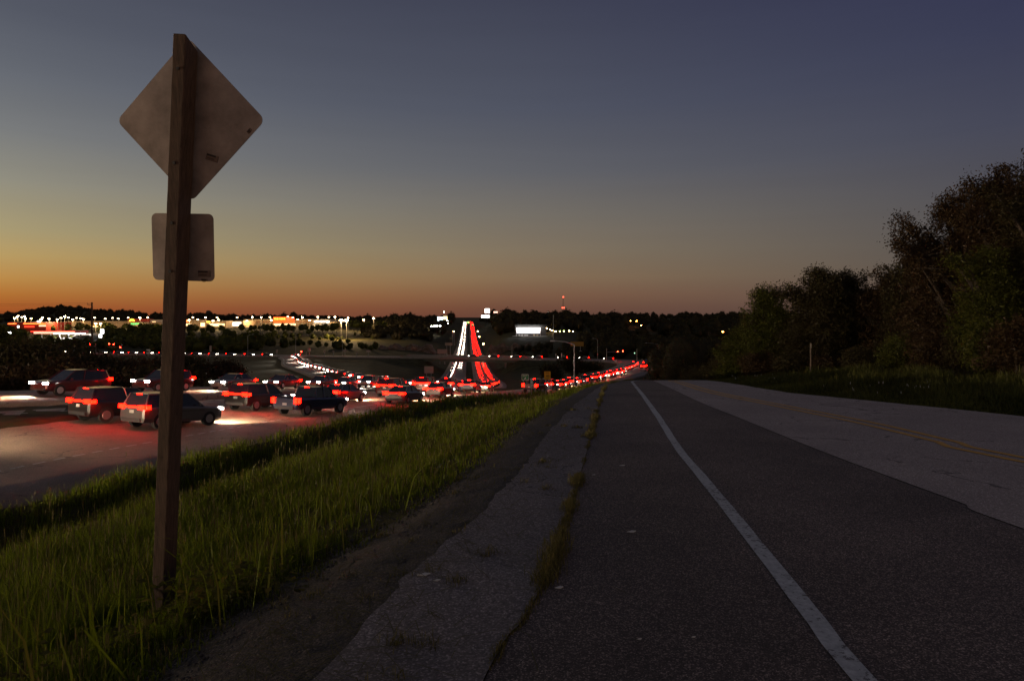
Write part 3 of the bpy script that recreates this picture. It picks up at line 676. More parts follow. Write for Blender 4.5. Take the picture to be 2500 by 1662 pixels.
# ------------------------------------------------------------------ trees
def leaf_cloud(lobes, n, size, seed, clump=None, shell=.55):
    rg = np.random.default_rng(seed); vol = np.array([l[3] * l[4] * l[5] for l in lobes]) ** .62; vol /= vol.sum()
    nc = max(8, n // 26); li = rg.choice(len(lobes), nc, p=vol); LB = np.array(lobes)[li]
    d = rg.normal(0, 1, (nc, 3)); d /= np.linalg.norm(d, axis=1)[:, None]; r = (shell + (1 - shell) * rg.uniform(0, 1, nc) ** .6) * rg.uniform(.82, 1.14, nc)
    C = LB[:, :3] + d * LB[:, 3:6] * r[:, None]; ct = np.clip(rg.normal(.45, .2, nc), 0, 1)
    ci = rg.integers(0, nc, n); cs = (clump or size * 2.6); P = C[ci] + rg.normal(0, 1, (n, 3)) * cs * np.array([1, 1, .75])
    a = rg.normal(0, 1, (n, 3)); a /= np.linalg.norm(a, axis=1)[:, None]; b = np.cross(a, rg.normal(0, 1, (n, 3))); b /= np.linalg.norm(b, axis=1)[:, None]
    s = size * rg.uniform(.55, 1.3, n)[:, None]; V = np.stack([P - a * s, P + b * s * .45, P + a * s, P - b * s * .45], 1).reshape(-1, 3)
    Fc = np.arange(n * 4).reshape(n, 4); T = np.repeat(np.clip(ct[ci] + rg.normal(0, .13, n), 0, 1), 4)
    return V, Fc, T, C
def leafy_tree(name, loc, lobes, n, size, m, label, cat="tree", group=None, seed=1, trunk=True, clump=None):
    root = empty(name, loc); tag(root, label, cat, group)
    V, Fc, T, C = leaf_cloud(lobes, n, size, seed, clump)
    link("crown" if trunk else "foliage", np_mesh("crown", V, Fc, False, T), root, m)
    tb = MB(); rg = random.Random(seed); top = max(l[2] for l in lobes); tr = .045 * top ** .8 + .03
    if trunk:
        pts = [(0, 0, -.2)]; 
        for k in range(1, 5): pts.append((rg.uniform(-.12, .12) * k * .6, rg.uniform(-.1, .1) * k * .6, top * .9 * k / 4))
        tb.path(pts, [tr, tr * .85, tr * .65, tr * .4, tr * .2], 8)
        for l in lobes:
            k = min(3, max(1, int(l[2] / top * 3))); st = pts[k]; tb.path([st, ((st[0] + l[0]) / 2, (st[1] + l[1]) / 2, st[2] * .4 + l[2] * .6), (l[0], l[1], l[2] + l[5] * .5)], [tr * .45, tr * .28, tr * .08], 5)
    else:
        for l in lobes: tb.path([(l[0] * .3, l[1] * .3, -.1), (l[0] * .7, l[1] * .7, l[2] * .5), (l[0], l[1], l[2])], [.04, .03, .012], 5)
    for i in range(0, len(C), max(1, len(C) // 70)):
        c = C[i]; l = min(lobes, key=lambda q: (q[0] - c[0]) ** 2 + (q[1] - c[1]) ** 2 + (q[2] - c[2]) ** 2); tb.tube((l[0], l[1], l[2] - l[5] * .3), tuple(c), tr * .16, tr * .04, 4, caps=False)
    tb.build("trunk" if trunk else "stems", m_bark, root); return root
def right_tree(u, vtop, Yt, wpx, m, label, n, seed, vlow=None, size=.085, lean=0, taper=.35, arms=9):
    x = (u - 1250) / F * Yt; g = hz(x, Yt); ztop = -(vtop - 775) / F * Yt; H = ztop - g; W = wpx / F * Yt / 2; rg = random.Random(seed); lobes = []
    k = 11
    for i in range(k):
        t = i / (k - 1); zc = H * (.16 + .66 * t); ww = W * (1.0 - taper * t ** 1.6) * rg.uniform(.5, .75); a = rg.uniform(0, 6.28); off = W * (1 - taper * t) * rg.uniform(.25, .7)
        lobes.append((off * math.cos(a) + lean * t, off * math.sin(a) * .8, zc, ww * .8, ww * .8, H * rg.uniform(.12, .18)))
    lobes.append((lean, 0, H * .9, W * .34, W * .34, H * .1)); lobes.append((W * rg.uniform(-.5, .5), 0, H * .86, W * .26, W * .26, H * .09)); lobes.append((0, 0, H * .45, W * .7, W * .7, H * .42)); lobes.append((0, 0, H * .62, W * .55, W * .55, H * .26))
    for j in range(arms):
        a = rg.uniform(-.1, 1.1) * math.pi; rr = W * rg.uniform(.45, .98); zc = H * rg.uniform(.6, 1.0) if j % 2 else H * rg.uniform(.78, 1.04)
        for q in range(3): lobes.append((rr * math.cos(a) * (.8 + .16 * q) , rr * math.sin(a) * .5, zc - (2 - q) * H * .045 - abs(math.cos(a)) * H * .12 * (1 if taper > .4 else .5), W * (.15 - .03 * q), W * (.15 - .03 * q), H * (.05 - .008 * q)))
    size *= .62; n = int(n * 1.9)
    return leafy_tree("broadleaf_tree", (x, Yt, g), lobes, n, size, m, label, "tree", "trees along the right side of the frontage road", seed, True)
right_tree(1808, 800, 40, 120, m_leaf_green, "light green vine-covered small tree, leftmost of the roadside trees", 14000, 11, size=.10)
right_tree(1872, 692, 38, 130, m_leaf_green, "slim tree with a leafy square top standing left of the dark trees", 14000, 12, size=.10)
right_tree(1995, 650, 36, 210, m_leaf_dark, "dark bushy tree with a jagged top behind the marker post", 24000, 13, size=.10)
right_tree(2085, 655, 37, 230, m_leaf_dark, "dark tree second behind the marker post, level with its neighbour", 20000, 14, size=.10)
right_tree(2170, 650, 35, 230, m_leaf_brown, "brownish tree in the dip between the jagged tree and the tall ones", 18000, 15, size=.10)
right_tree(2255, 612, 32, 250, m_leaf_dark, "rounded dark tree just left of the tall upright tree", 18000, 16, size=.09)
right_tree(2345, 455, 26, 330, m_leaf_brown, "tall tree with upright ragged branches against the sky", 30000, 17, size=.085, taper=.6, arms=16)
right_tree(2465, 400, 23, 230, m_leaf_brown, "tallest dark tree reaching up at the right edge of the picture", 30000, 18, size=.08)
right_tree(2555, 345, 21, 250, m_leaf_dark, "big tree cut off by the right edge of the picture", 24000, 19, size=.08)
right_tree(2420, 600, 21, 200, m_leaf_green, "yellow-green sapling in front of the tallest tree", 14000, 20, size=.075)
def shrub(u, vtop, Yt, wpx, m, label, n, seed, size=.07, group="shrubs at the foot of the roadside trees"):
    x = (u - 1250) / F * Yt; g = hz(x, Yt); H = max(.6, -(vtop - 775) / F * Yt - g); W = wpx / F * Yt / 2; rg = random.Random(seed); lobes = []
    for i in range(7):
        a = rg.uniform(0, 6.28); rr = rg.uniform(.1, .6) * W; lobes.append((rr * math.cos(a), rr * math.sin(a), H * rg.uniform(.3, .72), W * .42, W * .42, H * .28))
    if size < .1: size *= .7; n = int(n * 1.7)
    return leafy_tree("shrub", (x, Yt, g), lobes, n, size, m, label, "shrub", group, seed, False)
for i, (u, vt, Yt, w, m, lab) in enumerate((
    (1775, 865, 44, 130, m_leaf_dark, "dark shrub at the far left foot of the roadside trees"), (1850, 850, 37, 120, m_leaf_brown, "brown shrub under the slim tree with the square top"),
    (1925, 858, 35, 120, m_leaf_dark, "dark shrub left of the thin marker post"), (2035, 868, 34, 120, m_leaf_brown, "low shrub right of the thin marker post"),
    (2120, 845, 31, 130, m_leaf_dark, "dark shrub right of the gap in the trees"), (2200, 800, 28, 170, m_leaf_green, "tall green shrub at the front of the dark trees"),
    (2290, 815, 25, 160, m_leaf_brown, "brown leafy shrub below the rounded dark tree"), (2385, 790, 22, 180, m_leaf_dark, "dark shrub below the tall upright tree"),
    (2490, 770, 19, 200, m_leaf_brown, "brown shrub nearest the camera at the right edge"), (1690, 880, 70, 110, m_leaf_dark, "round dark shrub beyond the crest, between the traffic and the trees"),
    (1640, 890, 75, 90, m_leaf_dark, "small dark shrub beyond the crest beside the double shield sign"))):
    shrub(u, vt, Yt, w, m, lab, 5200, 40 + i)
bush_labels = ["dark brush at the left edge, under the lit gas station", "brush heap just right of the left edge", "tall scrub below the utility pole", "dark scrub behind the far lanes, left of the utility pole", "thick brush right of the utility pole",
               "scrub between the utility pole and the wooden post", "low brush immediately left of the wooden post", "rounded bush right of the wooden post in the field", "smaller bush in the field, further right of the wooden post",
               "brown brush at the edge of the far lanes, leftmost", "brown brush at the edge of the far lanes, middle", "brown brush at the edge of the far lanes, nearest the wooden post", "green lit tree at the left edge of the picture", "scrub on the rise behind the leftmost brush"]
for i, (u, vt, Yt, w, m, n) in enumerate(((30, 838, 78, 240, m_leaf_dark, 7000), (120, 820, 95, 220, m_leaf_dark, 7000), (205, 862, 90, 180, m_leaf_dark, 6000), (150, 880, 74, 200, m_leaf_brown, 6000), (285, 872, 92, 190, m_leaf_dark, 6000),
    (350, 878, 84, 180, m_leaf_brown, 6000), (410, 884, 88, 160, m_leaf_dark, 6000), (455, 866, 118, 130, m_leaf_dark, 5000), (548, 884, 120, 130, m_leaf_brown, 5000),
    (60, 905, 66, 220, m_leaf_brown, 6000), (215, 912, 70, 220, m_leaf_brown, 6000), (350, 912, 74, 200, m_leaf_dark, 6000), (-2, 772, 110, 70, m_leaf_green, 6000), (20, 800, 120, 200, m_leaf_brown, 6000))):
    shrub(u, vt, Yt, w, m, bush_labels[i], n, 80 + i, size=.26, group="brush beyond the far lanes")
for i, (u, vt, Yt, w, lab) in enumerate(((1345, 893, 225, 50, "dark bush in the reddish infield, leftmost"), (1395, 874, 232, 66, "tallest dark bush in the infield behind the street light"), (1440, 890, 232, 60, "dark bush in the infield nearest the red signals"))):
    shrub(u, vt, Yt, w, m_leaf_dark, lab, 3000, 120 + i, size=.4, group="bushes in the infield of the ramp")

SC = [(1481, 780, 0, 1500), (1491, 781, 0, 1500), (1466, 778, 0, 1500), (1448, 775, 1, 1450), (1452, 776, 1, 1450), (1429, 793, 1, 900), (1430, 800, 1, 880), (1443, 813, 2, 700), (1535, 783, 2, 900), (1549, 783.5, 2, 900), (1560, 794, 2, 820), (1588, 789, 1, 1000), (1667, 776, 2, 1300), (1685, 780, 1, 1250), (1703, 787.5, 0, 1100), (1753, 809, 2, 640),
      (1333, 801, 3, 660), (1341, 804, 3, 660), (1346, 806, 3, 660), (1354, 808, 3, 660), (1364, 809, 1, 680), (1374, 808, 1, 690), (1387, 807, 3, 700), (1396, 809, 3, 700), (1346, 775, 0, 1000), (1332, 774, 0, 1150), (1057, 796, 0, 800), (1064, 796, 0, 800), (1070, 795, 0, 800), (1078, 795, 0, 800), (1095, 783, 0, 1000), (1096, 789, 3, 950), (1086, 793, 3, 900), (1168, 808, 3, 800), (1172, 821, 3, 700), (1182, 838, 3, 560), (1086, 762, 0, 1200), (1110, 808, 3, 800)]
def near_light(x, y):
    u = x / y * F + 1250; k = np.zeros(len(x), bool)
    for (ul, vl, _, Yl) in SC: k |= (np.abs(u - ul) < 4 + 4 * F / y / 4) & (y < Yl - 8) & (y > Yl * .72)
    return k
# far woods: many small crowns merged into masses
def ico(sub):
    import bmesh
    bm = bmesh.new(); bmesh.ops.create_icosphere(bm, subdivisions=sub, radius=1); v = np.array([x.co[:] for x in bm.verts]); f = np.array([[x.index for x in q.verts] for q in bm.faces]); bm.free(); return v, f
def crown_template(seed, sub, nq, qs=1.0):
    rg = np.random.default_rng(seed); v, f = ico(sub); d = np.zeros(len(v))
    for k in range(9): a = rg.normal(0, 1, 3); a /= np.linalg.norm(a); d += np.sin(v @ a * rg.uniform(3, 8) + rg.uniform(0, 6)) * .06
    v = v * (.80 + d)[:, None] * np.array([1, 1, 1.05]); V = [v]; Fq = [f]; T = [np.clip(.3 + d * 1.2, 0, 1)]
    p = rg.normal(0, 1, (nq, 3)); p /= np.linalg.norm(p, axis=1)[:, None]; p *= (.9 + rg.normal(0, .11, nq))[:, None]; s = rg.uniform(.05, .15, (nq, 1)) * qs
    a = rg.normal(0, 1, (nq, 3)); b = rg.normal(0, 1, (nq, 3)); V.append(np.stack([p - a * s, p + b * s, p + a * s * .7], 1).reshape(-1, 3)); Fq.append(np.arange(nq * 3).reshape(nq, 3) + len(v)); T.append(np.repeat(rg.uniform(.2, .9, nq), 3))
    return np.vstack(V), np.vstack(Fq), np.concatenate(T)
TPL_F = [crown_template(s, 2, 150) for s in range(4)]; TPL_N = [crown_template(10 + s, 3, 2600, .35) for s in range(3)]
mE = cr([tuple(p) for p in M[::12]], 8.0)
def woods(name, label, spec, tpls=TPL_F, m=m_leaf_dark, skip=None):
    V, Fc, T, o = [], [], [], 0
    for (u0, u1, y0, y1, cnt, h0, h1) in spec:
        yy = np.exp(rng.uniform(math.log(y0), math.log(y1), cnt)); xx = (rng.uniform(u0, u1, cnt) - 1250) / F * yy
        dM, _, _ = nearest(xx, yy, mE, 60); dC, _, _ = nearest(xx, yy, CR, 60); dR, _, _ = nearest(xx, yy, RP, 60); dL, _, _ = nearest(xx, yy, LP, 60)
        ok = (dM > 30) & (dC > 17) & (dR > 16) & (dL > 14)
        ok &= ~near_light(xx, yy)
        if skip is not None: ok &= ~skip(xx, yy)
        xx, yy = xx[ok], yy[ok]; zz = height(xx, yy)
        for x, y, z in zip(xx, yy, zz):
            h = rng.uniform(h0, h1) * (1 + .28 * math.sin(x * .021 + 1.3) * math.sin(y * .013 + x * .006)) * (1.35 if rng.uniform() < .08 else 1); w = h * rng.uniform(.42, .62); v, f, t = tpls[rng.integers(len(tpls))]; a = rng.uniform(0, 6.28); c, s = math.cos(a), math.sin(a)
            V.append(np.stack([(v[:, 0] * c - v[:, 1] * s) * w + x, (v[:, 0] * s + v[:, 1] * c) * w + y, v[:, 2] * h * .55 + z + h * .48], 1)); Fc.append(f + o); T.append(np.clip(t + rng.normal(0, .12), 0, 1)); o += len(v)
    ob = link(name, np_mesh(name, np.vstack(V), np.vstack(Fc), False, np.concatenate(T)), None, m); tag(ob, label, "woods", kind='stuff'); return ob
lawn = lambda x, y: (np.abs(x / y * F + 1250 - 1290) < 62) & (y > 470) & (y < 655)
woods("woodland", "dark wooded ridge right of the highway", [(1165, 2700, 655, 1150, 900, 8, 13), (1165, 2900, 1150, 2100, 560, 9, 15), (1170, 1250, 560, 660, 26, 6, 10)], skip=lawn)
woods("woodland", "dark valley woods beyond the cross road on the right", [(1360, 2100, 365, 650, 330, 6, 11), (1900, 3000, 150, 650, 300, 8, 13), (1230, 1345, 400, 470, 30, 3, 5)], skip=lawn)
woods("woodland", "woods on the hill left of the straight highway", [(885, 1105, 640, 1050, 260, 6, 10), (880, 1120, 1050, 1500, 260, 8, 13)])
woods("woodland", "scrub and trees on the slope below the shops", [(-80, 640, 400, 520, 190, 4, 8), (430, 930, 470, 690, 110, 2.5, 5.5), (255, 420, 520, 690, 70, 6, 10), (-60, 60, 520, 640, 16, 5, 8)], m=m_leaf_green)
woods("woodland", "distant wooded hills behind the shops", [(-150, 900, 1350, 2600, 900, 9, 15), (90, 330, 2300, 2700, 120, 12, 18)])
woods("woodland", "thicket between the frontage road and the valley", [(1630, 1760, 85, 170, 34, 3, 5), (1780, 2700, 52, 110, 230, 2.6, 3.8), (1650, 2600, 120, 260, 130, 3.5, 5.5)], tpls=TPL_N)

# ------------------------------------------------------------------ vehicles, all at rest with their lamps lit
def loft(mb, st, mi=0, glassy=False):
    rings = []
    for (y, hw, zb, zt) in st:
        rings.append([(-hw * .9, y, zb), (-hw, y, zb + (zt - zb) * .22), (-hw, y, zt - (zt - zb) * .16), (-hw * .86, y, zt), (hw * .86, y, zt), (hw, y, zt - (zt - zb) * .16), (hw, y, zb + (zt - zb) * .22), (hw * .9, y, zb)])
    vs = [p for r in rings for p in r]; fs = []
    for i in range(len(rings) - 1):
        for k in range(8): fs.append((i * 8 + k, i * 8 + (k + 1) % 8, i * 8 + 8 + (k + 1) % 8, i * 8 + 8 + k))
    fs += [tuple(range(8))[::-1], tuple(range(len(vs) - 8, len(vs)))]
    mb.add(vs, fs, mi)
SPEC = {
 'sedan': dict(L=2.3, body=[(-2.32, .70, .42, .86), (-2.22, .84, .28, 1.0), (-1.6, .90, .22, 1.03), (-.5, .91, .20, .98), (.7, .91, .20, .95), (1.1, .90, .22, .92), (1.95, .87, .24, .80), (2.22, .80, .28, .72), (2.32, .66, .36, .62)],
               cab=[(-1.72, .80, .98), (-1.05, .80, .98), (.35, .80, .96), (1.12, .80, .92)], roof=[(-1.02, .60, 1.42), (-.3, .62, 1.47), (.32, .60, 1.43)], tz=.86, hz=.68, wy=(1.42, -1.40), wr=.33),
 'suv': dict(L=2.35, body=[(-2.36, .80, .50, 1.05), (-2.3, .92, .34, 1.12), (-1.6, .95, .30, 1.12), (.7, .95, .28, 1.08), (1.2, .94, .30, 1.05), (2.0, .92, .32, .98), (2.28, .86, .36, .90), (2.36, .74, .46, .80)],
             cab=[(-2.24, .86, 1.10), (-1.5, .86, 1.10), (.35, .86, 1.06), (1.15, .86, 1.04)], roof=[(-2.0, .68, 1.72), (-.6, .70, 1.78), (.25, .68, 1.72)], tz=1.08, hz=.86, wy=(1.45, -1.45), wr=.38),
 'pickup': dict(L=2.8, body=[(-2.8, .90, .55, 1.12), (-2.74, .96, .42, 1.16), (-.9, .97, .38, 1.14), (.9, .97, .36, 1.12), (1.5, .96, .38, 1.12), (2.4, .94, .40, 1.08), (2.72, .90, .42, 1.0), (2.8, .80, .50, .9)],
                cab=[(-.75, .86, 1.12), (-.55, .86, 1.12), (.9, .86, 1.10), (1.5, .86, 1.10)], roof=[(-.62, .70, 1.80), (0, .72, 1.84), (.75, .70, 1.80)], tz=.98, hz=.92, wy=(1.85, -1.75), wr=.42)}
def car_paint(n, c): return mat("paint_" + n, c, .32, .1, .5, coat=.6)
PAINT = [("black", (.012, .012, .014)), ("silver", (.08, .08, .085)), ("dark red", (.09, .008, .008)), ("grey", (.05, .05, .055)), ("navy blue", (.012, .02, .06)), ("black", (.012, .012, .014)), ("maroon", (.06, .006, .008))]
def make_vehicle(kind, paint):
    S = SPEC[kind]; root = empty(dict(sedan="sedan_car", suv="suv_car", pickup="pickup_truck")[kind]); Lh = S['L']; pm = car_paint(*paint)
    b = MB(); loft(b, S['body'])
    if kind == 'pickup': b.box((0, -1.8, 1.17), (1.62, 1.7, .03), mi=1)
    b.build("body", [pm, m_tyre], root)
    # cabin: glass sides with a painted roof skin and pillars
    c = MB(); base = S['cab']; rf = S['roof']
    lo = [base[0], base[1], base[2], base[3]]; hi = [rf[0], rf[0], rf[2], rf[2]]
    vs = []
    for (yb, wb, zb), (yt, wt, zt) in zip([base[0], base[3]], [rf[0], rf[2]]): vs += [(-wb, yb, zb - .04), (wb, yb, zb - .04), (wt, yt, zt - .02), (-wt, yt, zt - .02)]
    c.add(vs, [(0, 1, 2, 3)[::-1], (4, 5, 6, 7), (0, 3, 7, 4), (1, 5, 6, 2), (3, 2, 6, 7), (0, 4, 5, 1)]); c.build("window", [m_glass], root)
    p = MB(); hw = rf[1][1]
    p.add([(-rf[0][1], rf[0][0], rf[0][2]), (rf[0][1], rf[0][0], rf[0][2]), (hw, rf[1][0], rf[1][2]), (-hw, rf[1][0], rf[1][2]), (rf[2][1], rf[2][0], rf[2][2]), (-rf[2][1], rf[2][0], rf[2][2])], [(0, 1, 2, 3), (3, 2, 4, 5)])
    for sx in (-1, 1):
        for (yb, wb, zb), (yt, wt, zt) in ((base[0], rf[0]), (base[3], rf[2]), ((-.25 if kind != 'pickup' else .1, .805 if kind == 'sedan' else .865, base[1][2]), (rf[1][0] + .15, rf[1][1] + .01, rf[1][2] - .03))):
            p.tube((sx * wb, yb, zb - .02), (sx * wt, yt, zt), .045, .035, 5)
        p.tube((sx * rf[0][1], rf[0][0], rf[0][2] - .01), (sx * rf[2][1], rf[2][0], rf[2][2] - .01), .035, .035, 5)
    p.build("roof", [pm], root)
    for sx in (-1, 1):
        for wy in S['wy']:
            w = MB(); xo = S['body'][3][1]; r_ = S['wr']; w.tube((sx * (xo - .2), wy, r_), (sx * (xo + .012), wy, r_), r_, r_, 20); o = w.build("wheel", [m_tyre], root)
            h = MB(); h.tube((sx * (xo), wy, r_), (sx * (xo + .022), wy, r_), r_ * .62, r_ * .58, 14); h.build("rim", [m_chrome], o)
        yt = -Lh; tw, th = (.40, .20) if kind != 'pickup' else (.20, .36)
        t = MB(); xo = .66 if kind == 'sedan' else (.74 if kind == 'suv' else .84)
        t.box((sx * xo, yt + .0, S['tz']), (tw, .10, th)); t.box((sx * (xo + tw / 2 + (.07 if kind != 'pickup' else .06)), yt + .16, S['tz']), (.05 if kind != 'pickup' else .06, .30, th * .9), rz=sx * .3)
        t.build("tail_lamp", [m_tail], root)
        g = MB(); g.box((sx * (.62 if kind == 'sedan' else .70), Lh - .03, S['hz']), (.34, .16, .14)); g.build("head_lamp", [m_head], root)
        mi_ = MB(); mi_.box((sx * (.98 if kind == 'sedan' else 1.04), .72, base[2][2] + .08), (.16, .10, .12), taper=(.8, .8)); mi_.build("mirror", [pm], root)
        bn = MB(); bn.box((sx * (S['body'][3][1] + .003), 0.0, (S['body'][3][2] + S['body'][3][3]) / 2 + .16), (.012, 2.2, .03)); bn.build("side_trim", [m_darksteel], root)
    if kind != 'pickup':
        t = MB(); t.box((0, -Lh + .01, S['tz'] + .01), (.95, .04, .08)); t.build("light_bar", [m_tail], root)
    t = MB(); t.box((0, rf[0][0] - .02, rf[0][2] - .02), (.36, .03, .03)); t.build("brake_light", [m_tail], root)
    t = MB(); t.box((0, -Lh - .005, S['tz'] - .22), (.32, .02, .15)); t.build("licence_plate", [mat("plate_white", (.5, .5, .48), .5)], root)
    t = MB(); t.box((0, -Lh + .02, S['body'][0][2] - .02), (1.4, .16, .16)); t.build("bumper", [m_darksteel], root)
    t = MB(); t.box((0, Lh - .02, S['body'][-1][2] - .02), (1.4, .16, .14)); t.build("bumper", [m_darksteel], root)
    return root
PROTO = {}
def vehicle(kind, paint):
    k = (kind, paint[0])
    if k not in PROTO: PROTO[k] = make_vehicle(kind, paint); PROTO[k]["_used"] = 0
    p = PROTO[k]
    if not p["_used"]: p["_used"] = 1; return p
    c = copy_tree(p); return c
def pose(o, c, s, off, dz, rev=False, zf=None):
    S = arclen(c); n, h = normals(c); g = lambda a, q: float(np.interp(q, S, a)); zc = c[:, 2] + (zf if zf is not None else 0)
    x = g(c[:, 0], s) + g(n[:, 0], s) * off; y = g(c[:, 1], s) + g(n[:, 1], s) * off; z = g(zc, s) + dz
    hx, hy = g(h[:, 0], s), g(h[:, 1], s); sl = (g(zc, s + 3) - g(zc, s - 3)) / 6
    if rev: hx, hy, sl = -hx, -hy, -sl
    o.location = (x, y, z); o.rotation_euler = (math.atan(sl), 0, math.atan2(-hx, hy)); return x, y, z
def beam(root, energy, z=.7, y=2.45, spread=92, tilt=-39):
    l = bpy.data.lights.new("headlight_beam", 'SPOT'); l.energy = energy; l.spot_size = R(spread); l.spot_blend = .8; l.color = (1, .74, .46); l.shadow_soft_size = .25
    o = bpy.data.objects.new("headlight_beam", l); col.objects.link(o); o.parent = root; o.location = (0, y + .1, z); o.rotation_euler = (R(90 + tilt), 0, 0)
ordw = ["first", "second", "third", "fourth", "fifth", "sixth", "seventh", "eighth", "ninth", "tenth", "eleventh", "twelfth", "thirteenth", "fourteenth", "fifteenth", "sixteenth", "seventeenth", "eighteenth", "nineteenth", "twentieth"]
KN = dict(sedan="sedan", suv="tall car", pickup="pickup truck"); KC = dict(sedan="car", suv="car", pickup="truck")
rv = random.Random(5)
def queue(c, off, s0, s1, gap, rev, lane, group, lampword, dz=0, zf=None, beams=None, off_boost=1, col_w=None, jitter=1.2):
    s = s0; i = 0
    while s < s1:
        kind = rv.choice(['sedan', 'sedan', 'suv', 'suv', 'pickup']); pt = rv.choice(PAINT); o = vehicle(kind, pt)
        pose(o, c, s + rv.uniform(-jitter, jitter), off + rv.uniform(-.15, .15), dz, rev, zf)
        w = ordw[i] if i < 20 else "last"
        tag(o, f"{pt[0]} {KN[kind]}, {lampword} lamps lit, {w} from the {lane}", KC[kind], group)
        if o.location.x / max(1, o.location.y) < -.78 and beams: beam(o, beams[1] * (off_boost if o.location.y < 8 else 1.2), spread=150, tilt=-4)  # unseen cars left of frame, added to light the verge with boosted wide beams
        elif beams and i % beams[0] == beams[2]: beam(o, beams[1])
        s += gap + (1.0 if kind == 'pickup' else 0); i += 1
zfo = lambda off: DZ * off / OFF
gN = "cars heading away in the near lanes of the highway"
queue(M, 11.3, sY(-16), sY(96), 10.5, False, "left in the nearest lane", gN, "red tail", .01, zfo(11.3), beams=(1, 3200, 0), off_boost=11)
queue(M, 7.7, sY(16), sY(100), 9.4, False, "left in the second lane", gN, "red tail", .01, zfo(7.7), beams=(1, 4000, 0))
queue(M, -6.4, sY(38), sY(112), 8.8, True, "left in the oncoming lanes", "oncoming cars in the far lanes of the highway", "white head", .16, beams=(2, 3500, 1))
queue(RP, .9, 42, 150, 8.2, False, "foot of the exit ramp", "cars queuing up the exit ramp", "red tail", .04, beams=(2, 3000, 0))

# cars too far off to show their parts: one small mesh each
def far_car(rear):
    b = MB(); loft(b, SPEC['sedan']['body'][::2]); loft(b, [(-1.7, .78, .95, 1.0), (-1.0, .68, .95, 1.45), (.4, .68, .95, 1.45), (1.1, .78, .93, .97)])
    for sx in (-1, 1):
        for wy in (1.4, -1.4): b.tube((sx * .72, wy, .33), (sx * .93, wy, .33), .33, .33, 8, 3)
        b.box((sx * .62, -2.33, .86), (.46, .12, .24), mi=1); b.box((sx * .60, 2.32, .68), (.38, .14, .22), mi=2)
    b.box((0, -2.33, .86), (.9, .06, .05), mi=1)
    o = b.build("distant_car", [car_paint("grey", (.09, .09, .10)), m_tail_far, m_head_far, m_tyre]); return o
fc = [far_car(True)]
used = [False]
def far_one(loc_args, label, group):
    if used[0]: o = fc[0].copy(); col.objects.link(o)
    else: o = fc[0]; used[0] = True
    pose(o, *loc_args); tag(o, label, "car", group)
def far_lane(c, off, s0, s1, g0, g1, rev, label, group, dz=0, zf=None):
    s = s0; n = 0
    while s < s1:
        far_one((c, s + rv.uniform(-.8, .8), off, dz, rev, zf), label, group); s += g0 + (g1 - g0) * (s - s0) / (s1 - s0); n += 1
    return n
Mz = zfo(7.0)
S1 = sY(112); S2 = sY(1500)
nn = 0
nn += far_lane(M, 4.9, S1, S2, 13, 38, False, "small distant car with red tail lamps, going away up the straight highway", "distant cars going away up the highway", .05, Mz)
nn += far_lane(M, 8.5, S1 + 6, S2, 13, 38, False, "small distant car with red tail lamps, going away up the straight highway", "distant cars going away up the highway", .05, Mz)
nn += far_lane(M, -8.4, sY(118), S2, 12, 34, True, "small distant car with white head lamps, coming down the straight highway", "distant cars coming down the highway", .2)
nn += far_lane(M, -4.9, sY(360), S2, 26, 44, True, "small distant car with white head lamps, coming down the straight highway", "distant cars coming down the highway", .15)
nn += far_lane(LP, 1.2, 92, arclen(LP)[-1] - 4, 7.6, 8.2, True, "small car with white head lamps, coming down the curving loop ramp", "cars coming down the loop ramp", .06)
nn += far_lane(RP, -1.2, 152, 250, 8.5, 9.5, False, "small car with red tail lamps near the top of the exit ramp", "cars near the top of the exit ramp", .05)
nn += far_lane(RP, 2.6, 190, 246, 9.5, 10, False, "small car with red tail lamps near the top of the exit ramp", "cars near the top of the exit ramp", .05)
sC = arclen(CR); cX = lambda x: float(np.interp(x, CR[:, 0], sC))
nn += far_lane(CR, 3.4, cX(-300), cX(-118), 9, 11, False, "small car on the cross road left of the overpass", "cars on the cross road left of the overpass", .06)
nn += far_lane(CR, -3.4, cX(-20), cX(56), 11, 12, True, "small car on the overpass or just right of it", "cars on the overpass and just right of it", .06)
print("far cars", nn)
# the loop ramp traffic throws real light down the slope
for k, s in enumerate((100, 128, 160, 200, 240, 280)):
    e_ = empty("car_beam"); pose(e_, LP, s, 1.2, .8, True)
    l = bpy.data.lights.new("headlight_beam", 'SPOT'); l.energy = 22000; l.spot_size = R(120); l.spot_blend = .8; l.color = (1, .88, .7); l.shadow_soft_size = .4
    o = bpy.data.objects.new("headlight_beam", l); col.objects.link(o); o.matrix_world = Matrix.Translation(e_.location) @ e_.rotation_euler.to_matrix().to_4x4() @ Matrix.Translation((0, 3, .1)) @ Matrix.Rotation(R(84), 4, 'X')
    bpy.data.objects.remove(e_)

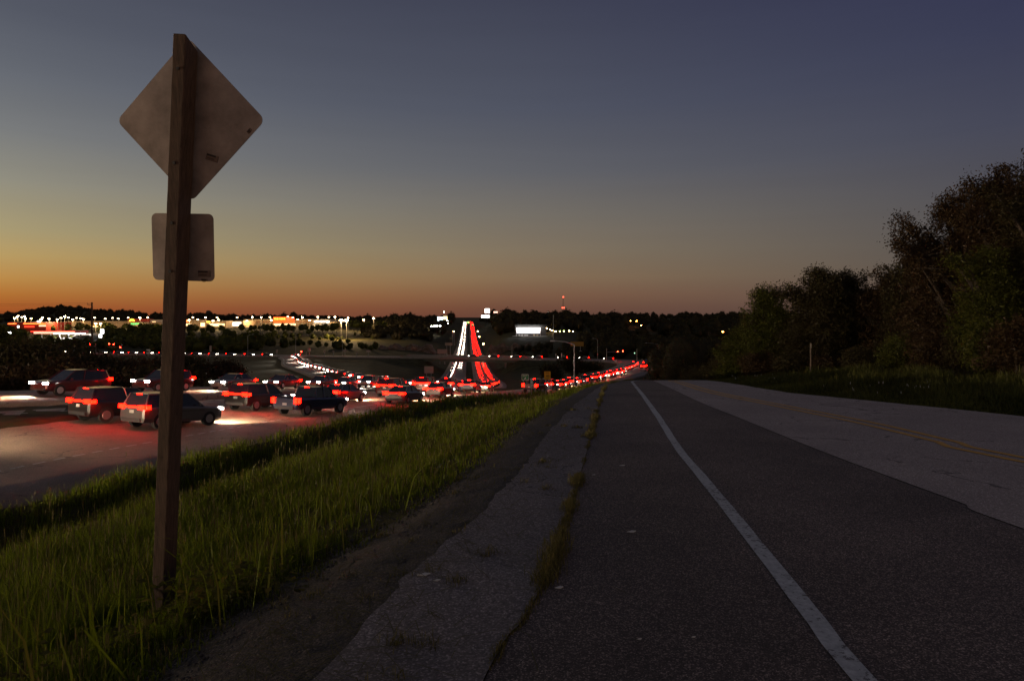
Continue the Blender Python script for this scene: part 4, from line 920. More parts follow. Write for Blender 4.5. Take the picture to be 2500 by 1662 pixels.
# ------------------------------------------------------------------ overpass
def P(u, v, Yd): return ((u - 1250) / F * Yd, Yd, -(v - 775) / F * Yd)
def overpass():
    root = empty("overpass", (-21.9, 350, -27)); tag(root, "long flat concrete overpass crossing above the straight highway", "bridge")
    Vl = Vector(root.location); x0, x1 = -56, 8
    q = np.linspace(x0, x1, 16); pts = np.stack([q, np.interp(q, CR[:, 0], CR[:, 1]), np.interp(q, CR[:, 0], CR[:, 2])], 1)
    def strip(name, o0, o1, z0, z1, m):
        c = pts; n, h = normals(c); b = MB()
        for i in range(len(c) - 1):
            vs = []
            for j in (i, i + 1):
                for (o_, z_) in ((o0, z0), (o1, z0), (o1, z1), (o0, z1)): vs.append(Vector((c[j, 0] + n[j, 0] * o_, c[j, 1] + n[j, 1] * o_, c[j, 2] + z_)) - Vl)
            b.add(vs, [(0, 1, 5, 4), (1, 2, 6, 5), (2, 3, 7, 6), (3, 0, 4, 7)] + ([(0, 3, 2, 1)] if i == 0 else []) + ([(4, 5, 6, 7)] if i == len(c) - 2 else []))
        return b.build(name, [m], root)
    strip("deck", -8.2, 8.2, -.35, -.02, m_concrete)
    for o_ in (-6.5, -3.2, 0, 3.2, 6.5): strip("girder", o_ - .25, o_ + .25, -1.7, -.35, mat("painted_girder", (.10, .13, .10), .6))
    for o_ in (-8.35, 8.05): strip("parapet", o_, o_ + .3, -.3, .85, m_concrete)
    for px in (-46, -3.2):
        yy = float(np.interp(px, CR[:, 0], CR[:, 1])); zz = float(np.interp(px, CR[:, 0], CR[:, 2])); g = hz(px, yy) 
        b = MB(); b.box((px - Vl.x, yy - Vl.y, zz - 2.05 - Vl.z), (1.1, 14, .7)); b.build("pier_cap", [m_concrete], root)
        for dy in (-5, 0, 5):
            b = MB(); b.tube((px - Vl.x, yy + dy - Vl.y, g - .5 - Vl.z), (px - Vl.x, yy + dy - Vl.y, zz - 2.3 - Vl.z), .5, .5, 12); b.build("column", [m_concrete], root)
    for sx, xa, xb in ((-1, -55.5, -47.5), (1, 7.5, -1.5)):
        b = MB(); ya = float(np.interp(xa, CR[:, 0], CR[:, 1])); za = float(np.interp(xa, CR[:, 0], CR[:, 2]))
        b.add([(xa - Vl.x, ya - 8 - Vl.y, za - 1.9 - Vl.z), (xa - Vl.x, ya + 8 - Vl.y, za - 1.9 - Vl.z), (xb - Vl.x, ya + 8 - Vl.y, za - 5.4 - Vl.z), (xb - Vl.x, ya - 8 - Vl.y, za - 5.4 - Vl.z),
               (xa - Vl.x, ya - 8 - Vl.y, za - 8 - Vl.z), (xa - Vl.x, ya + 8 - Vl.y, za - 8 - Vl.z), (xb - Vl.x, ya + 8 - Vl.y, za - 8 - Vl.z), (xb - Vl.x, ya - 8 - Vl.y, za - 8 - Vl.z)],
              [(0, 1, 2, 3), (0, 3, 7, 4), (1, 5, 6, 2), (3, 2, 6, 7), (0, 4, 5, 1)]); b.build("slope_paving", [m_concrete], root)
overpass()

# ------------------------------------------------------------------ road furniture
def ground_at(u, Yd): x = (u - 1250) / F * Yd; return x, hz(x, Yd)
def street_light(u, vtop, Yd, side, arm, label, lit=False, group="unlit street lights round the junction"):
    x, g = ground_at(u, Yd); zt = -(vtop - 775) / F * Yd; H = zt - g; root = empty("street_light", (x, Yd, g)); tag(root, label, "street light", group)
    b = MB(); b.tube((0, 0, -.2), (0, 0, H * .93), .11, .07, 8); b.build("pole", [m_steel], root)
    b = MB(); b.path([(0, 0, H * .93), (side * arm * .5, 0, H * .985), (side * arm, 0, H)], [.07, .05, .045], 6); b.build("arm", [m_steel], root)
    b = MB(); b.box((side * (arm + .3), 0, H), (.75, .3, .16), taper=(.8, .7)); b.build("lamp_head", [m_lampo if lit else mat("lamp_glass_unlit", (.5, .48, .42), .3)], root)
street_light(1402, 832, 95, -1, 2.7, "nearest street light, its bent arm reaching left over the exit ramp", False, "unlit street lights round the junction")
street_light(605, 816, 345, 1, 2.2, "street light on the cross road, left of the loop ramp")
street_light(722, 818, 352, 1, 6, "street light with a long curved arm at the top of the loop ramp")
street_light(836, 822, 362, -1, 1.8, "street light on the cross road, midway from the loop ramp to the overpass")
street_light(1459, 826, 345, -1, 1.8, "street light just left of the red signals on the right")
street_light(1607, 837, 330, -1, 5.5, "street light with a bent arm right of the blue sign")
street_light(1236 + 14, 838, 372, 1, 1.6, "short street light behind the overpass")
def signal_mast(u, vtop, Yd, armpx, lamps, label, backs=False):
    x, g = ground_at(u, Yd); zt = -(vtop - 775) / F * Yd; H = zt - g; root = empty("traffic_signal", (x, Yd, g)); tag(root, label, "traffic signal", "traffic signals")
    b = MB(); b.tube((0, 0, -.2), (0, 0, H), .14, .10, 8); b.build("pole", [m_steel], root)
    ax_ = armpx / F * Yd; az = H * .72
    if armpx: b = MB(); b.tube((0, 0, az), (ax_, 0, az + .25), .09, .05, 6); b.build("mast_arm", [m_steel], root)
    for (du, dv, c) in lamps:
        lx = du / F * Yd; lz = -(dv - 775) / F * Yd - g; b = MB(); b.box((lx, -.12, lz - .35), (.36, .25, 1.1)); h = b.build("signal_head", [mat("signal_housing", (.12, .09, .02), .6)], root)
        for k, cc in enumerate("rag"):
            q = MB(); q.tube((lx, -.25, lz - .35 * k), (lx, -.32, lz - .35 * k), .23 if cc == c else .13, None, 12)
            q.build("signal_lamp", [{'r': m_sigred, 'g': m_siggreen}[c] if cc == c else mat("signal_lens_dark", (.03, .02, .02), .3)], h)
signal_mast(1481, 850, 322, 42, [(27, 858, 'r'), (39.5, 857, 'r')], "traffic signal with two bright red lights on a long arm, right of the overpass")
signal_mast(1555, 852, 318, 0, [(-6, 858, 'g')], "signal pole with one head standing right of the two red lights")
signal_mast(748, 858, 345, 0, [(-12, 858, 'r')], "single red signal at the top of the loop ramp")
signal_mast(297, 839, 372, -35, [(-30, 839, 'r'), (-19, 840, 'r'), (-3, 848, 'r')], "traffic signal with three red lights just left of the wooden post")
signal_mast(234, 838, 378, -32, [(-14, 840, 'r'), (-8, 841, 'r')], "traffic signal beside the utility pole, its arm reaching left")
def panel_sign(name, u, v, wpx, hpx, Yd, face, label, legs=2, extra=None, backm=None, group=None, base=None, border=None):
    x, y, z = P(u, v, Yd); g = hz(x, Yd) if base is None else base; root = empty(name, (x, Yd, g)); tag(root, label, "road sign", group); w, h = wpx / F * Yd, hpx / F * Yd
    b = MB()
    if border: b.prism(rrect(w, h, min(w, h) * .1, 3), (0, 0, z - g), (1, 0, 0), (0, 0, 1), (0, 1, 0), .03); b.prism(rrect(w * .9, h * .88, min(w, h) * .08, 3), (0, -.012, z - g), (1, 0, 0), (0, 0, 1), (0, 1, 0), .011, 1)
    else: b.prism(rrect(w, h, min(w, h) * .06, 3), (0, 0, z - g), (1, 0, 0), (0, 0, 1), (0, 1, 0), .04)
    b.build("panel", [border, face] if border else [face], root)
    for dx in ((-w * .25, w * .25) if legs == 2 else (0,) if legs == 1 else ()):
        q = MB(); q.box((dx, .07, (z - g + h * .3) / 2 - .1), (max(.06, .0006 * Yd), .05, z - g + h * .3 + .2)); q.build("post", [m_steel], root)
    if extra: extra(root, w, h, z - g)
    return root
m_green = mat("sign_green", (.01, .22, .07), .5); m_sgy = mat("sign_yellow", (.75, .36, .01), .5); m_sgw = mat("sign_white", (.72, .70, .66), .5); m_ink2 = mat("sign_black", (.01, .01, .01), .5); m_sblue = mat("sign_blue", (.02, .12, .38), .5)
def ex(root, w, h, zc):
    text_part("lettering", "EXIT", m_sgw, root, (0, -.035, zc + h * .22), h * .36, 0, .008, 1.05)
    b = MB(); s = h * .2; b.prism([(-s, -s * .62), (-s * .62, -s), (s * .2, -s * .18), (s * .55, -s * .55), (s * .8, s * .8), (-s * .55, s * .55), (-s * .18, s * .2)], (0, -.03, zc - h * .2), (1, 0, 0), (0, 0, 1), (0, -1, 0), .012); b.build("arrow", [m_sgw], root)
panel_sign("exit_sign", 1282, 920.5, 17, 14.5, 118, m_green, "green EXIT sign with a white arrow, standing in the gore of the ramp", 2, ex, border=m_sgw)
def ex40(root, w, h, zc):
    text_part("lettering", "EXIT", m_ink2, root, (0, -.03, zc + h * .32), h * .20, 0, .008); text_part("lettering", "40", m_ink2, root, (.02, -.03, zc - h * .06), h * .36, 0, .008, 1.1); text_part("lettering", "M.P.H.", m_ink2, root, (0, -.03, zc - h * .37), h * .13, 0, .008)
panel_sign("advisory_speed_sign", 1336.5, 916.5, 15.5, 20.5, 75, m_sgy, "yellow advisory speed sign reading 40 beside the ramp", 2, ex40)
def mm(root, w, h, zc):
    b = MB(); b.box((0, -.02, zc - h * .28), (w * .45, .02, h * .3)); b.box((0, -.02, zc + h * .12), (w * .5, .02, h * .2)); b.build("marker_face", [m_sgw], root)
panel_sign("mile_marker", 1298, 935.5, 7.2, 22, 73, mat("marker_panel", (.35, .40, .30), .5), "narrow pale marker panel on a thin post between the EXIT and 40 signs", 1, mm)
panel_sign("guide_sign", 1409, 839.5, 32, 11, 372, mat("guide_amber", (.32, .17, .02), .6), "wide amber-brown guide sign above the cross road, right of the overpass", 2)
panel_sign("small_sign", 1418, 859, 7, 4, 372, m_sgw, "tiny white plate just below the amber guide sign", 1)
panel_sign("guide_sign", 1579, 912.8, 23, 8, 205, mat("guide_green", (.05, .30, .08), .5), "green guide sign low beside the bend of the exit ramp", 2, lambda r, w, h, z: (lambda b: (b.box((-w * .12, -.02, z + h * .15), (w * .5, .03, h * .16)), b.box((-w * .2, -.02, z - h * .2), (w * .36, .03, h * .14)), b.box((w * .36, -.02, z - h * .1), (w * .1, .03, h * .3)), b.build("legend", [m_sgw], r)))(MB()))
def shields(root, w, h, zc):
    for dx in (-.28, .02, .3):
        sc_ = h * .30; pts = [(-.7, .9), (-.3, 1), (0, .85), (.3, 1), (.7, .9), (.85, .2), (.55, -.6), (0, -1), (-.55, -.6), (-.85, .2)]
        b = MB(); b.prism([(px * sc_ * .8, pz * sc_) for px, pz in pts], (dx * w, -.02, zc), (1, 0, 0), (0, 0, 1), (0, -1, 0), .02); b.build("shield", [mat("shield_blue", (.10, .13, .30), .5)], root)
panel_sign("route_sign", 1603.5, 902, 15, 10, 175, m_sgw, "white sign with dark route shields right of the ramp bend", 2, shields)
panel_sign("small_sign", 1608, 892, 5, 5, 182, m_sgy, "small yellow diamond-like plate above the shield sign", 1)
panel_sign("service_sign", 1582, 879, 12, 9.5, 312, m_sblue, "blue service sign at the right end of the lit cross road", 2, lambda r, w, h, z: (lambda b: (b.box((0, -.03, z + h * .25), (w * .5, .03, h * .18)), b.box((-w * .2, -.03, z - h * .15), (w * .3, .03, h * .3)), b.box((w * .2, -.03, z - h * .15), (w * .3, .03, h * .3)), b.build("legend", [mat("legend_pale", (.3, .4, .5), .5)], r)))(MB()))
panel_sign("small_sign", 1568, 879, 4.5, 4.5, 314, mat("plate_tan", (.5, .4, .3), .6), "small tan plate just left of the blue service sign", 1)
panel_sign("small_sign", 1523.5, 899, 5.8, 4.6, 200, m_sgw, "small white plate on a post inside the bend of the ramp", 1)
panel_sign("small_sign", 1504, 881, 4, 4, 300, m_sgw, "tiny pale plate where the ramp meets the cross road", 1)
panel_sign("sign_back", 1080, 858, 24, 11.5, 415, mat("sign_back_grey", (.30, .24, .20), .6), "grey back of a wide guide sign left of the highway, above the overpass", 2)
panel_sign("sign_back", 1047, 902.5, 22, 17, 240, mat("sign_back_grey", (.30, .24, .20), .6), "grey back of a squarish guide sign below the overpass on the left", 2)
panel_sign("sign_back", 815, 926, 51, 35, 135, mat("sign_back_brown", (.10, .07, .055), .7), "big dark brown sign back standing inside the loop ramp", 2, lambda r, w, h, z: (lambda b: ([b.box((dx * w, -.04, z), (.1, .06, h)) for dx in (-.3, .38)], b.build("stiffener", [mat("stiffener_dark", (.06, .04, .03), .7)], r)))(MB()))
panel_sign("guide_sign", 1095, 840, 17, 7, 520, mat("guide_tan", (.30, .22, .16), .6), "small tan guide sign left of the white headlights beyond the overpass", 2)
panel_sign("sign_back", 1107, 813, 7, 6, 700, mat("sign_back_grey", (.30, .24, .20), .6), "tiny square sign high on the left verge of the far highway", 2)
def shieldplate(root, w, h, zc): b = MB(); b.box((0, -.03, zc + h * .1), (w * .6, .02, h * .15)); b.box((0, -.03, zc - h * .15), (w * .5, .02, h * .12)); b.build("legend", [mat("legend_dull", (.35, .25, .22), .6)], root)
panel_sign("shield_sign", 362, 858, 9.5, 11, 330, m_sgw, "white shield-shaped plate on the cross road just left of the wooden post", 1, shieldplate)
for i, (u, v, w, h, Yd, lab) in enumerate(((514, 851, 5, 15, 340, "tall narrow green-white plate on the cross road right of the wooden post"), (755, 854, 8, 8, 352, "reddish square plate right of the loop ramp signal"), (792, 857, 4, 5, 352, "small slanted plate left of midway along the cross road"),
    (814, 858, 4, 4, 353, "small square pale plate on the middle of the cross road"), (842, 856, 8, 6, 353, "wider pale plate with dark text below the plain street light"), (899, 857, 11, 5, 352, "wide pale plate at the left end of the overpass approach"), (871, 859.5, 4, 3, 352, "tiniest pale plate left of the overpass"), (676, 857, 4, 6, 350, "small yield-like plate left of the loop ramp signal"))):
    panel_sign("small_sign", u, v, w, h, Yd, mat("plate_dull", (.38, .30, .25), .6), lab, 1, group="small plates along the cross road")
# post delineators
def marker(u, vt, vb, Yd, m, label, group, wpx=3):
    x = (u - 1250) / F * Yd; g = hz(x, Yd); H = max(.9, (vb - vt) / F * Yd); b = MB(); b.tube((0, 0, -.1), (0, 0, H * .7), .0012 * Yd * wpx / 6 + .015, None, 6); b.build
    root = empty("marker_post", (x, Yd, g)); tag(root, label, "marker post", group); b.build("post", [m_steel], root); c = MB(); c.box((0, -.02, H * .82), (wpx / F * Yd, .03, H * .36)); c.build("reflector", [m], root)
m_del = mat("reflector_yellow", (.6, .36, .04), .5); m_dw = mat("reflector_white", (.7, .68, .6), .5)
marker(1206.5, 903, 917, 205, m_dw, "white marker post right of the highway below the overpass", "marker posts", 3)
marker(1371, 863, 880, 340, m_dw, "pale marker post on the cross road right of the overpass", "marker posts", 2.5)
marker(1357, 865, 880, 342, m_dw, "thinner marker post beside the pale one on the cross road", "marker posts", 1.5)
for i, (off, yd) in enumerate(((1.0, 44), (1.0, 58), (1.0, 74), (1.0, 90))):
    k = np.argmin(np.abs(M[:, 1] - yd)); x = M[k, 0]; root = empty("delineator_post", (x, M[k, 1], hz(x, M[k, 1]))); tag(root, ["nearest", "second nearest", "third nearest", "farthest"][i] + " thin yellow delineator post in the highway median", "marker post", "yellow delineators in the median")
    b = MB(); b.box((0, 0, .5), (.09, .03, 1.2)); b.build("post", [m_del], root)
root = empty("marker_post", ((1979 - 1250) / F * 31, 31, hz((1979 - 1250) / F * 31, 31))); tag(root, "thin grey steel post standing in front of the roadside trees", "marker post"); b = MB(); b.box((0, 0, .75), (.04, .03, 1.75)); b.build("post", [mat("post_rusty", (.16, .12, .10), .7)], root); b = MB(); b.box((0, -.03, 1.48), (.06, .02, .2)); b.build("reflector", [mat("reflector_dull", (.25, .22, .18), .5)], root)
# guard rail on the exit ramp bend
def guard_rail():
    s = arclen(RP); n, _ = normals(RP); q = np.arange(212, 268, 3.8); root = empty("guard_rail", (0, 0, 0)); tag(root, "pale guard rail along the right side of the ramp top", "guard rail"); r_ = MB()
    pts = []
    for a in q:
        o_ = float(np.interp(a, s, hwR)) + .6; pts.append((float(np.interp(a, s, RP[:, 0]) + np.interp(a, s, n[:, 0]) * o_), float(np.interp(a, s, RP[:, 1]) + np.interp(a, s, n[:, 1]) * o_), float(np.interp(a, s, RP[:, 2]))))
    root.location = pts[0]; p0 = Vector(pts[0])
    for a, b_ in zip(pts[:-1], pts[1:]):
        a = Vector(a) - p0; b_ = Vector(b_) - p0
        r_.add([a + Vector((0, 0, .5)), b_ + Vector((0, 0, .5)), b_ + Vector((0, 0, .85)), a + Vector((0, 0, .85)), a + Vector((.08, 0, .5)), b_ + Vector((.08, 0, .5)), b_ + Vector((.08, 0, .85)), a + Vector((.08, 0, .85))], [(0, 1, 2, 3), (4, 7, 6, 5), (3, 2, 6, 7), (0, 4, 5, 1)])
    r_.build("rail", [m_steel], root)
    for a in pts: a = Vector(a) - p0; b = MB(); b.box((a.x + .15, a.y, a.z + .35), (.15, .15, .8)); b.build("post", [m_steel], root)
guard_rail()
# utility poles and wires
def utility_pole():
    Yd = 150; x, g = ground_at(224.5, Yd); H = -(738 - 775) / F * Yd - g; root = empty("utility_pole", (x, Yd, g)); tag(root, "dark wooden utility pole standing up above the shops on the left", "utility pole")
    b = MB(); b.tube((0, 0, -.3), (0, 0, H), .26, .17, 10); b.build("pole", [mat("pole_wood", (.06, .035, .022), .9)], root)
    for z, l, r_ in ((H - .2, -1.0, .0), (H - .55, -.9, 0), (H - 1.9, -.5, 0)):
        b = MB(); b.tube((0, 0, z), (l, 0, z - .12), .05, .04, 6); b.build("bracket", [m_darksteel], root); b = MB(); b.tube((l, 0, z - .12), (l, 0, z + .12), .06, .04, 6); b.build("insulator", [m_darksteel], root)
    for dz, l, zl in ((-.08, -1.0, -12.5), (-.43, -.9, -12.2), (-1.8, -.5, -11.8)):
        n = 20; wb = MB(); wb.path([(l - t * 62, -t * 14, H + dz + 1.3 * t - 3.6 * t * (1 - t)) for t in np.linspace(0, 1, n)], .02, 4); wb.build("wire", [m_darksteel], root)
utility_pole()
def pylon(u, vt, vb, Yd, label, name="power_pole", wpx=5):
    x, g = ground_at(u, Yd); zt = -(vt - 775) / F * Yd; H = zt - g; root = empty(name, (x, Yd, g)); tag(root, label, "power pole", None); dx = wpx / F * Yd / 2
    for s in (-1, 1): b = MB(); b.tube((s * dx, 0, -.5), (s * dx, 0, H), .28, .2, 6); b.build("leg", [m_darksteel], root)
    for k in (.9, .74): b = MB(); b.box((0, 0, H * k), (dx * 3.4, .25, .3)); b.build("crossarm", [m_darksteel], root)
pylon(638, 765, 815, 640, "twin-legged power pole rising in front of the big lit store")
pylon(1732, 811, 842, 620, "faint twin-legged power pole in the valley woods on the right")
x, g = ground_at(1351, 560); root = empty("telephone_pole", (x, 560, g)); tag(root, "tall thin pole right of the white-lit storage building", "utility pole"); b = MB(); b.tube((0, 0, 0), (0, 0, 20), .22, .14, 6); b.build("pole", [m_steel], root); b = MB(); b.box((0, 0, 19), (.6, .5, 1.2)); b.build("transformer", [m_steel], root)
# radio mast and water tower far behind
def radio_mast():
    Yd = 3000; x, g = ground_at(1375, Yd); H = 50 / F * Yd - g; root = empty("radio_mast", (x, Yd, g)); tag(root, "thin lattice radio mast with red beacons on the far ridge", "radio mast"); b = MB()
    for i in range(14):
        z0, z1 = H * i / 14, H * (i + 1) / 14; w0, w1 = 3.0 - 1.6 * i / 14, 3.0 - 1.6 * (i + 1) / 14; c = [(-1, -1), (1, -1), (1, 1), (-1, 1)]
        for k in range(4):
            p, q = c[k], c[(k + 1) % 4]; b.tube((p[0] * w0, p[1] * w0, z0), (p[0] * w1, p[1] * w1, z1), .35, None, 4, caps=False); b.tube((p[0] * w0, p[1] * w0, z0), (q[0] * w1, q[1] * w1, z1), .22, None, 4, caps=False)
    b.build("lattice", [m_darksteel], root)
    for dx, z in ((0, H), (-3.4, H * .52), (3.4, H * .52)): q = MB(); q.tube((dx, -1, z - 2.2), (dx, -1, z + 2.2), 2.6, 2.6, 8); q.build("beacon", [emis("beacon_red", (1, .06, .03), 9, False)], root)
radio_mast()
def water_tower():
    Yd = 1900; x, g = ground_at(509, Yd); zb = 8; root = empty("water_tower", (x, Yd, g)); tag(root, "dark water tower on legs on the skyline right of the wooden post", "water tower"); T0 = -(758 - 775) / F * Yd; B0 = -(765 - 775) / F * Yd
    b = MB(); zs = [(B0 - g, 3), (B0 - g + 1.5, 5.8), (T0 - g - 1.5, 5.8), (T0 - g, 3.5), (T0 - g + .5, .5)]
    for (z0, r0), (z1, r1) in zip(zs[:-1], zs[1:]): b.tube((0, 0, z0), (0, 0, z1), r0, r1, 18)
    b.build("tank", [mat("tank_paint", (.05, .05, .05), .7)], root)
    for a in range(6): t = a * math.pi / 3; b = MB(); b.tube((6.2 * math.cos(t), 6.2 * math.sin(t), 0), (4.6 * math.cos(t), 4.6 * math.sin(t), B0 - g + 1.5), .45, None, 6); b.build("leg", [m_darksteel], root)
water_tower()

# ------------------------------------------------------------------ buildings
def block(root, name, u0, u1, vt, vb, Yd, depth, m, dy=0, org=(0, 0, 0)):
    x0, x1 = (u0 - 1250) / F * Yd, (u1 - 1250) / F * Yd; z1, z0 = -(vt - 775) / F * Yd, -(vb - 775) / F * Yd
    b = MB(); b.box(((x0 + x1) / 2 - org[0], Yd + depth / 2 + dy - org[1], (z0 + z1) / 2 - org[2]), (x1 - x0, depth, z1 - z0)); return b.build(name, [m], root)
def store(name, label, u0, u1, vt, vb, Yd, wall, parts, cat="building", depth=40):
    x = ((u0 + u1) / 2 - 1250) / F * Yd; g = hz(x, Yd); vb2 = max(vb, 775 - (g - 1.0) / Yd * F); root = empty(name, (x, Yd, g)); tag(root, label, cat); org = root.location
    block(root, "wall", u0, u1, vt, vb2, Yd, depth, wall, 0, org); block(root, "roof", u0 - .3, u1 + .3, vt - .5, vt - .02, Yd, depth + 1, mat("roof_trim", (.12, .10, .09), .8), -.5, org)
    for (pn, a, b_, c, d, m, dy) in parts: block(root, pn, a, b_, c, d, Yd, .5, m, -.52 - dy, org)
    return root, org
w_tan = mat("stucco_tan", (.55, .40, .24), .85, noise=(.2, .85, 1.1)); w_brown = mat("stucco_brown", (.28, .20, .13), .85, noise=(.2, .85, 1.1)); w_red = mat("stucco_red", (.42, .035, .02), .8); w_white = mat("stucco_white", (.6, .55, .48), .85)
e_warm = emis("lit_window_warm", (1, .62, .28), 3.0, False); e_white = emis("lit_window_white", (1, .93, .82), 5, False); e_red = emis("lit_red_band", (1, .05, .02), 2.2, False); e_redhot = emis("neon_orange_red", (1, .16, .03), 6, False)
e_orange = emis("sign_orange_glow", (1, .10, .01), 1.6, False); e_yel = emis("letters_yellow", (1, .62, .05), 5, False); e_green = emis("letters_green", (.05, 1, .16), 4, False); e_redl = emis("letters_red", (1, .05, .03), 5, False); e_flood = emis("painted_floodlight", (.93, .93, 1), 2.4, False)
r_, o_ = store("restaurant", "low red-lit restaurant with a glowing roof band at the far left", 18, 112, 787, 803, 690, w_red, [("neon_band", 58, 112, 789.3, 791, e_redhot, 0), ("neon_band", 20, 40, 789.5, 791, e_redhot, 0), ("window", 96, 112, 794, 796.5, e_warm, 0), ("window", 60, 84, 796, 799, e_red, 0)])
r_, o_ = store("big_store", "long tan store lit yellow, behind the utility pole", 160, 306, 784, 800, 860, w_tan, [("painted_light_panel", 204, 246, 791, 800, mat("stucco_painted_lamplight", (.6, .38, .08), .8), 0), ("window", 215, 240, 796, 800, e_warm, .3), ("window", 252, 300, 796.5, 799, e_warm, 0)])  # yellow lamplight on the tan wall is painted into one panel's colour
r_, o_ = store("dollar_store", "brown flat store with a green lit sign reading DOLLAR TREE", 285, 352, 787, 803, 800, w_brown, [("window", 336, 350, 796, 800, e_warm, 0)])
text_part("lettering", "DOLLAR TREE", e_green, r_, ((333 - 1250) / F * 800 - o_[0], -.8, -(790.6 - 775) / F * 800 - o_[2]), 2.0, 0, .1, .95)
r_, o_ = store("yellow_arch_store", "store with a glowing yellow arch sign on a red panel", 312, 335, 778.5, 786, 870, w_red, [])
for k, rr in enumerate((1.6, 3.0)):
    b = MB(); cx = (323 - 1250) / F * 870 - o_[0]; cz = -(784.5 - 775) / F * 870 - o_[2]; b.path([(cx + rr * math.cos(t), -1, cz + rr * math.sin(t)) for t in np.linspace(0, math.pi, 13)], .38, 5); b.build("arch_tube", [e_yel], r_)
r_, o_ = store("mall_wing", "pale wide mall building partly behind the wooden post", 338, 446, 780.5, 799, 900, w_white, [("sign_band", 343, 351, 781, 784, e_yel, 0), ("window", 372, 380, 785, 792, e_warm, 0), ("window", 395, 440, 793, 797, e_warm, 0)])
r_, o_ = store("red_sign_store", "store with a small red sign just right of the wooden post", 440, 470, 780, 797, 880, w_tan, [("sign_panel", 445, 459, 781, 785, e_redhot, 0), ("window", 446, 468, 790, 795, e_warm, 0)])
r_, o_ = store("orange_store", "small orange-lit shop between the post and the long lit store", 472, 552, 783.5, 797.5, 820, w_tan, [("window", 490, 500, 788, 797, e_warm, 0), ("window", 510, 548, 790, 796, e_warm, 0), ("sign_panel", 505, 513, 784.5, 787, e_yel, 0)])
r_, o_ = store("bright_store", "store with one long dazzling white window", 548, 594, 783, 798, 840, w_tan, [("window", 551, 589, 786.5, 795.5, emis("dazzling_window", (1, .86, .66), 4, True), 0)])
r_, o_ = store("hardware_store", "very long tan store with a big orange sign reading THE HOME DEPOT", 594, 766, 779.5, 798, 900, w_tan, [("orange_stripe", 594, 766, 785.2, 786.2, mat("stripe_orange", (.45, .10, .02), .7), 0), ("sign_block", 668, 719, 773.5, 787, e_orange, 1.0), ("entrance", 669, 688, 790, 795, e_warm, 0), ("entrance", 692, 722, 790, 794, e_warm, 0)])
text_part("lettering", "THE HOME", e_yel, r_, ((684 - 1250) / F * 900 - o_[0], -2.2, -(778.6 - 775) / F * 900 - o_[2]), 2.9, 0, .1, 1.05)
text_part("lettering", "DEPOT", e_redl, r_, ((708.5 - 1250) / F * 900 - o_[0], -2.2, -(778.6 - 775) / F * 900 - o_[2]), 2.7, 0, .1, 1.0)
r_, o_ = store("garden_centre", "white-lit low building right of the THE HOME DEPOT sign", 764, 806, 779.8, 797, 880, w_white, [("window", 768, 780, 783.5, 786.5, e_white, 0), ("window", 783, 793, 783.5, 786.5, e_white, 0), ("window", 796, 804, 783.5, 787, e_white, 0)])
r_, o_ = store("diner", "small warm-lit diner among bushes left of the bright twin lamps", 806, 826, 786, 798, 850, w_tan, [("window", 809, 815, 791, 794, e_warm, 0), ("window", 818, 824, 790, 795, e_warm, 0)], depth=20)
def gas_station():
    Yd = 500; u0, u1 = 75, 183; x = ((u0 + u1) / 2 - 1250) / F * Yd; g = -(833 - 775) / F * Yd; root = empty("gas_station", (x, Yd, g)); tag(root, "gas station with a long red-lit canopy over a dazzling forecourt", "gas station"); o = root.location
    block(root, "canopy", u0, u1, 808, 814, Yd, 16, mat("canopy_red", (.45, .02, .02), .6), 0, o)
    for v in (811, 813.4): block(root, "light_strip", u0 + 8, u1 - .5, v - .45, v + .35, Yd, .3, emis("strip_pinkish", (1, .45, .30), 5, False), -.35, o)
    block(root, "canopy_edge", u0, u1, 808, 810, Yd, .3, e_red, -.33, o)
    block(root, "soffit_lights", 128, u1 - 2, 814.2, 815.2, Yd, 12, emis("soffit_white", (1, .95, .9), 14, True), 1, o)
    for u in (90, 112, 134, 156, 178): block(root, "column", u - .8, u + .8, 815.3, 834, Yd, .6, m_steel, 5, o)
    for u in (139, 148, 162, 169): block(root, "fuel_pump", u - 1.5, u + 1.5, 824, 833.6, Yd, 1, mat("pump_white", (.7, .7, .7), .5), 3, o); 
    block(root, "shop", 128, 172, 816, 833, Yd, 12, w_white, 26, o); block(root, "shop_window", 130, 170, 819, 831, Yd, .3, e_white, 25.6, o)
    block(root, "forecourt", 70, 230, 833, 835.5, Yd, 45, m_concrete, -4, o)
    b = MB(); 
    r2 = empty("gabled_carport", (((197) - 1250) / F * Yd, Yd + 2, g)); tag(r2, "white-edged gabled shelter right of the gas station", "shelter"); f = lambda u, v: ((u - 197) / F * Yd, 0, -(v - 775) / F * Yd - g)
    b.path([f(174, 832), f(174, 822), f(181, 818.5), f(213, 818.5), f(219, 822), f(220, 832)], .45, 5); b.build("frame", [w_white], r2)
    b = MB(); a = [f(175, 831), f(175, 822), f(181, 819), f(213, 819), f(219, 822), f(219, 831)]; b.prism([(p[0], p[2]) for p in a], (0, 1, 0), (1, 0, 0), (0, 0, 1), (0, 1, 0), 7); b.build("wall", [mat("shelter_dark", (.05, .05, .045), .8)], r2)
gas_station()
def pole_sign(u0, u1, vt, vb, Yd, m, label, name="pole_sign", cat="lit sign", split=None, group=None):
    x = ((u0 + u1) / 2 - 1250) / F * Yd; g = hz(x, Yd); root = empty(name, (x, Yd, g)); tag(root, label, cat, group); o = root.location; block(root, "panel", u0, u1, vt, vb, Yd, .8, m, 0, o)
    z = -(vb - 775) / F * Yd - g; b = MB(); b.tube((0, .4, -.5), (0, .4, z + .2), .35, .3, 6); b.build("pole", [m_darksteel], root)
    if split: block(root, "symbol", *split, Yd, .2, m_ink2, -.25, o)
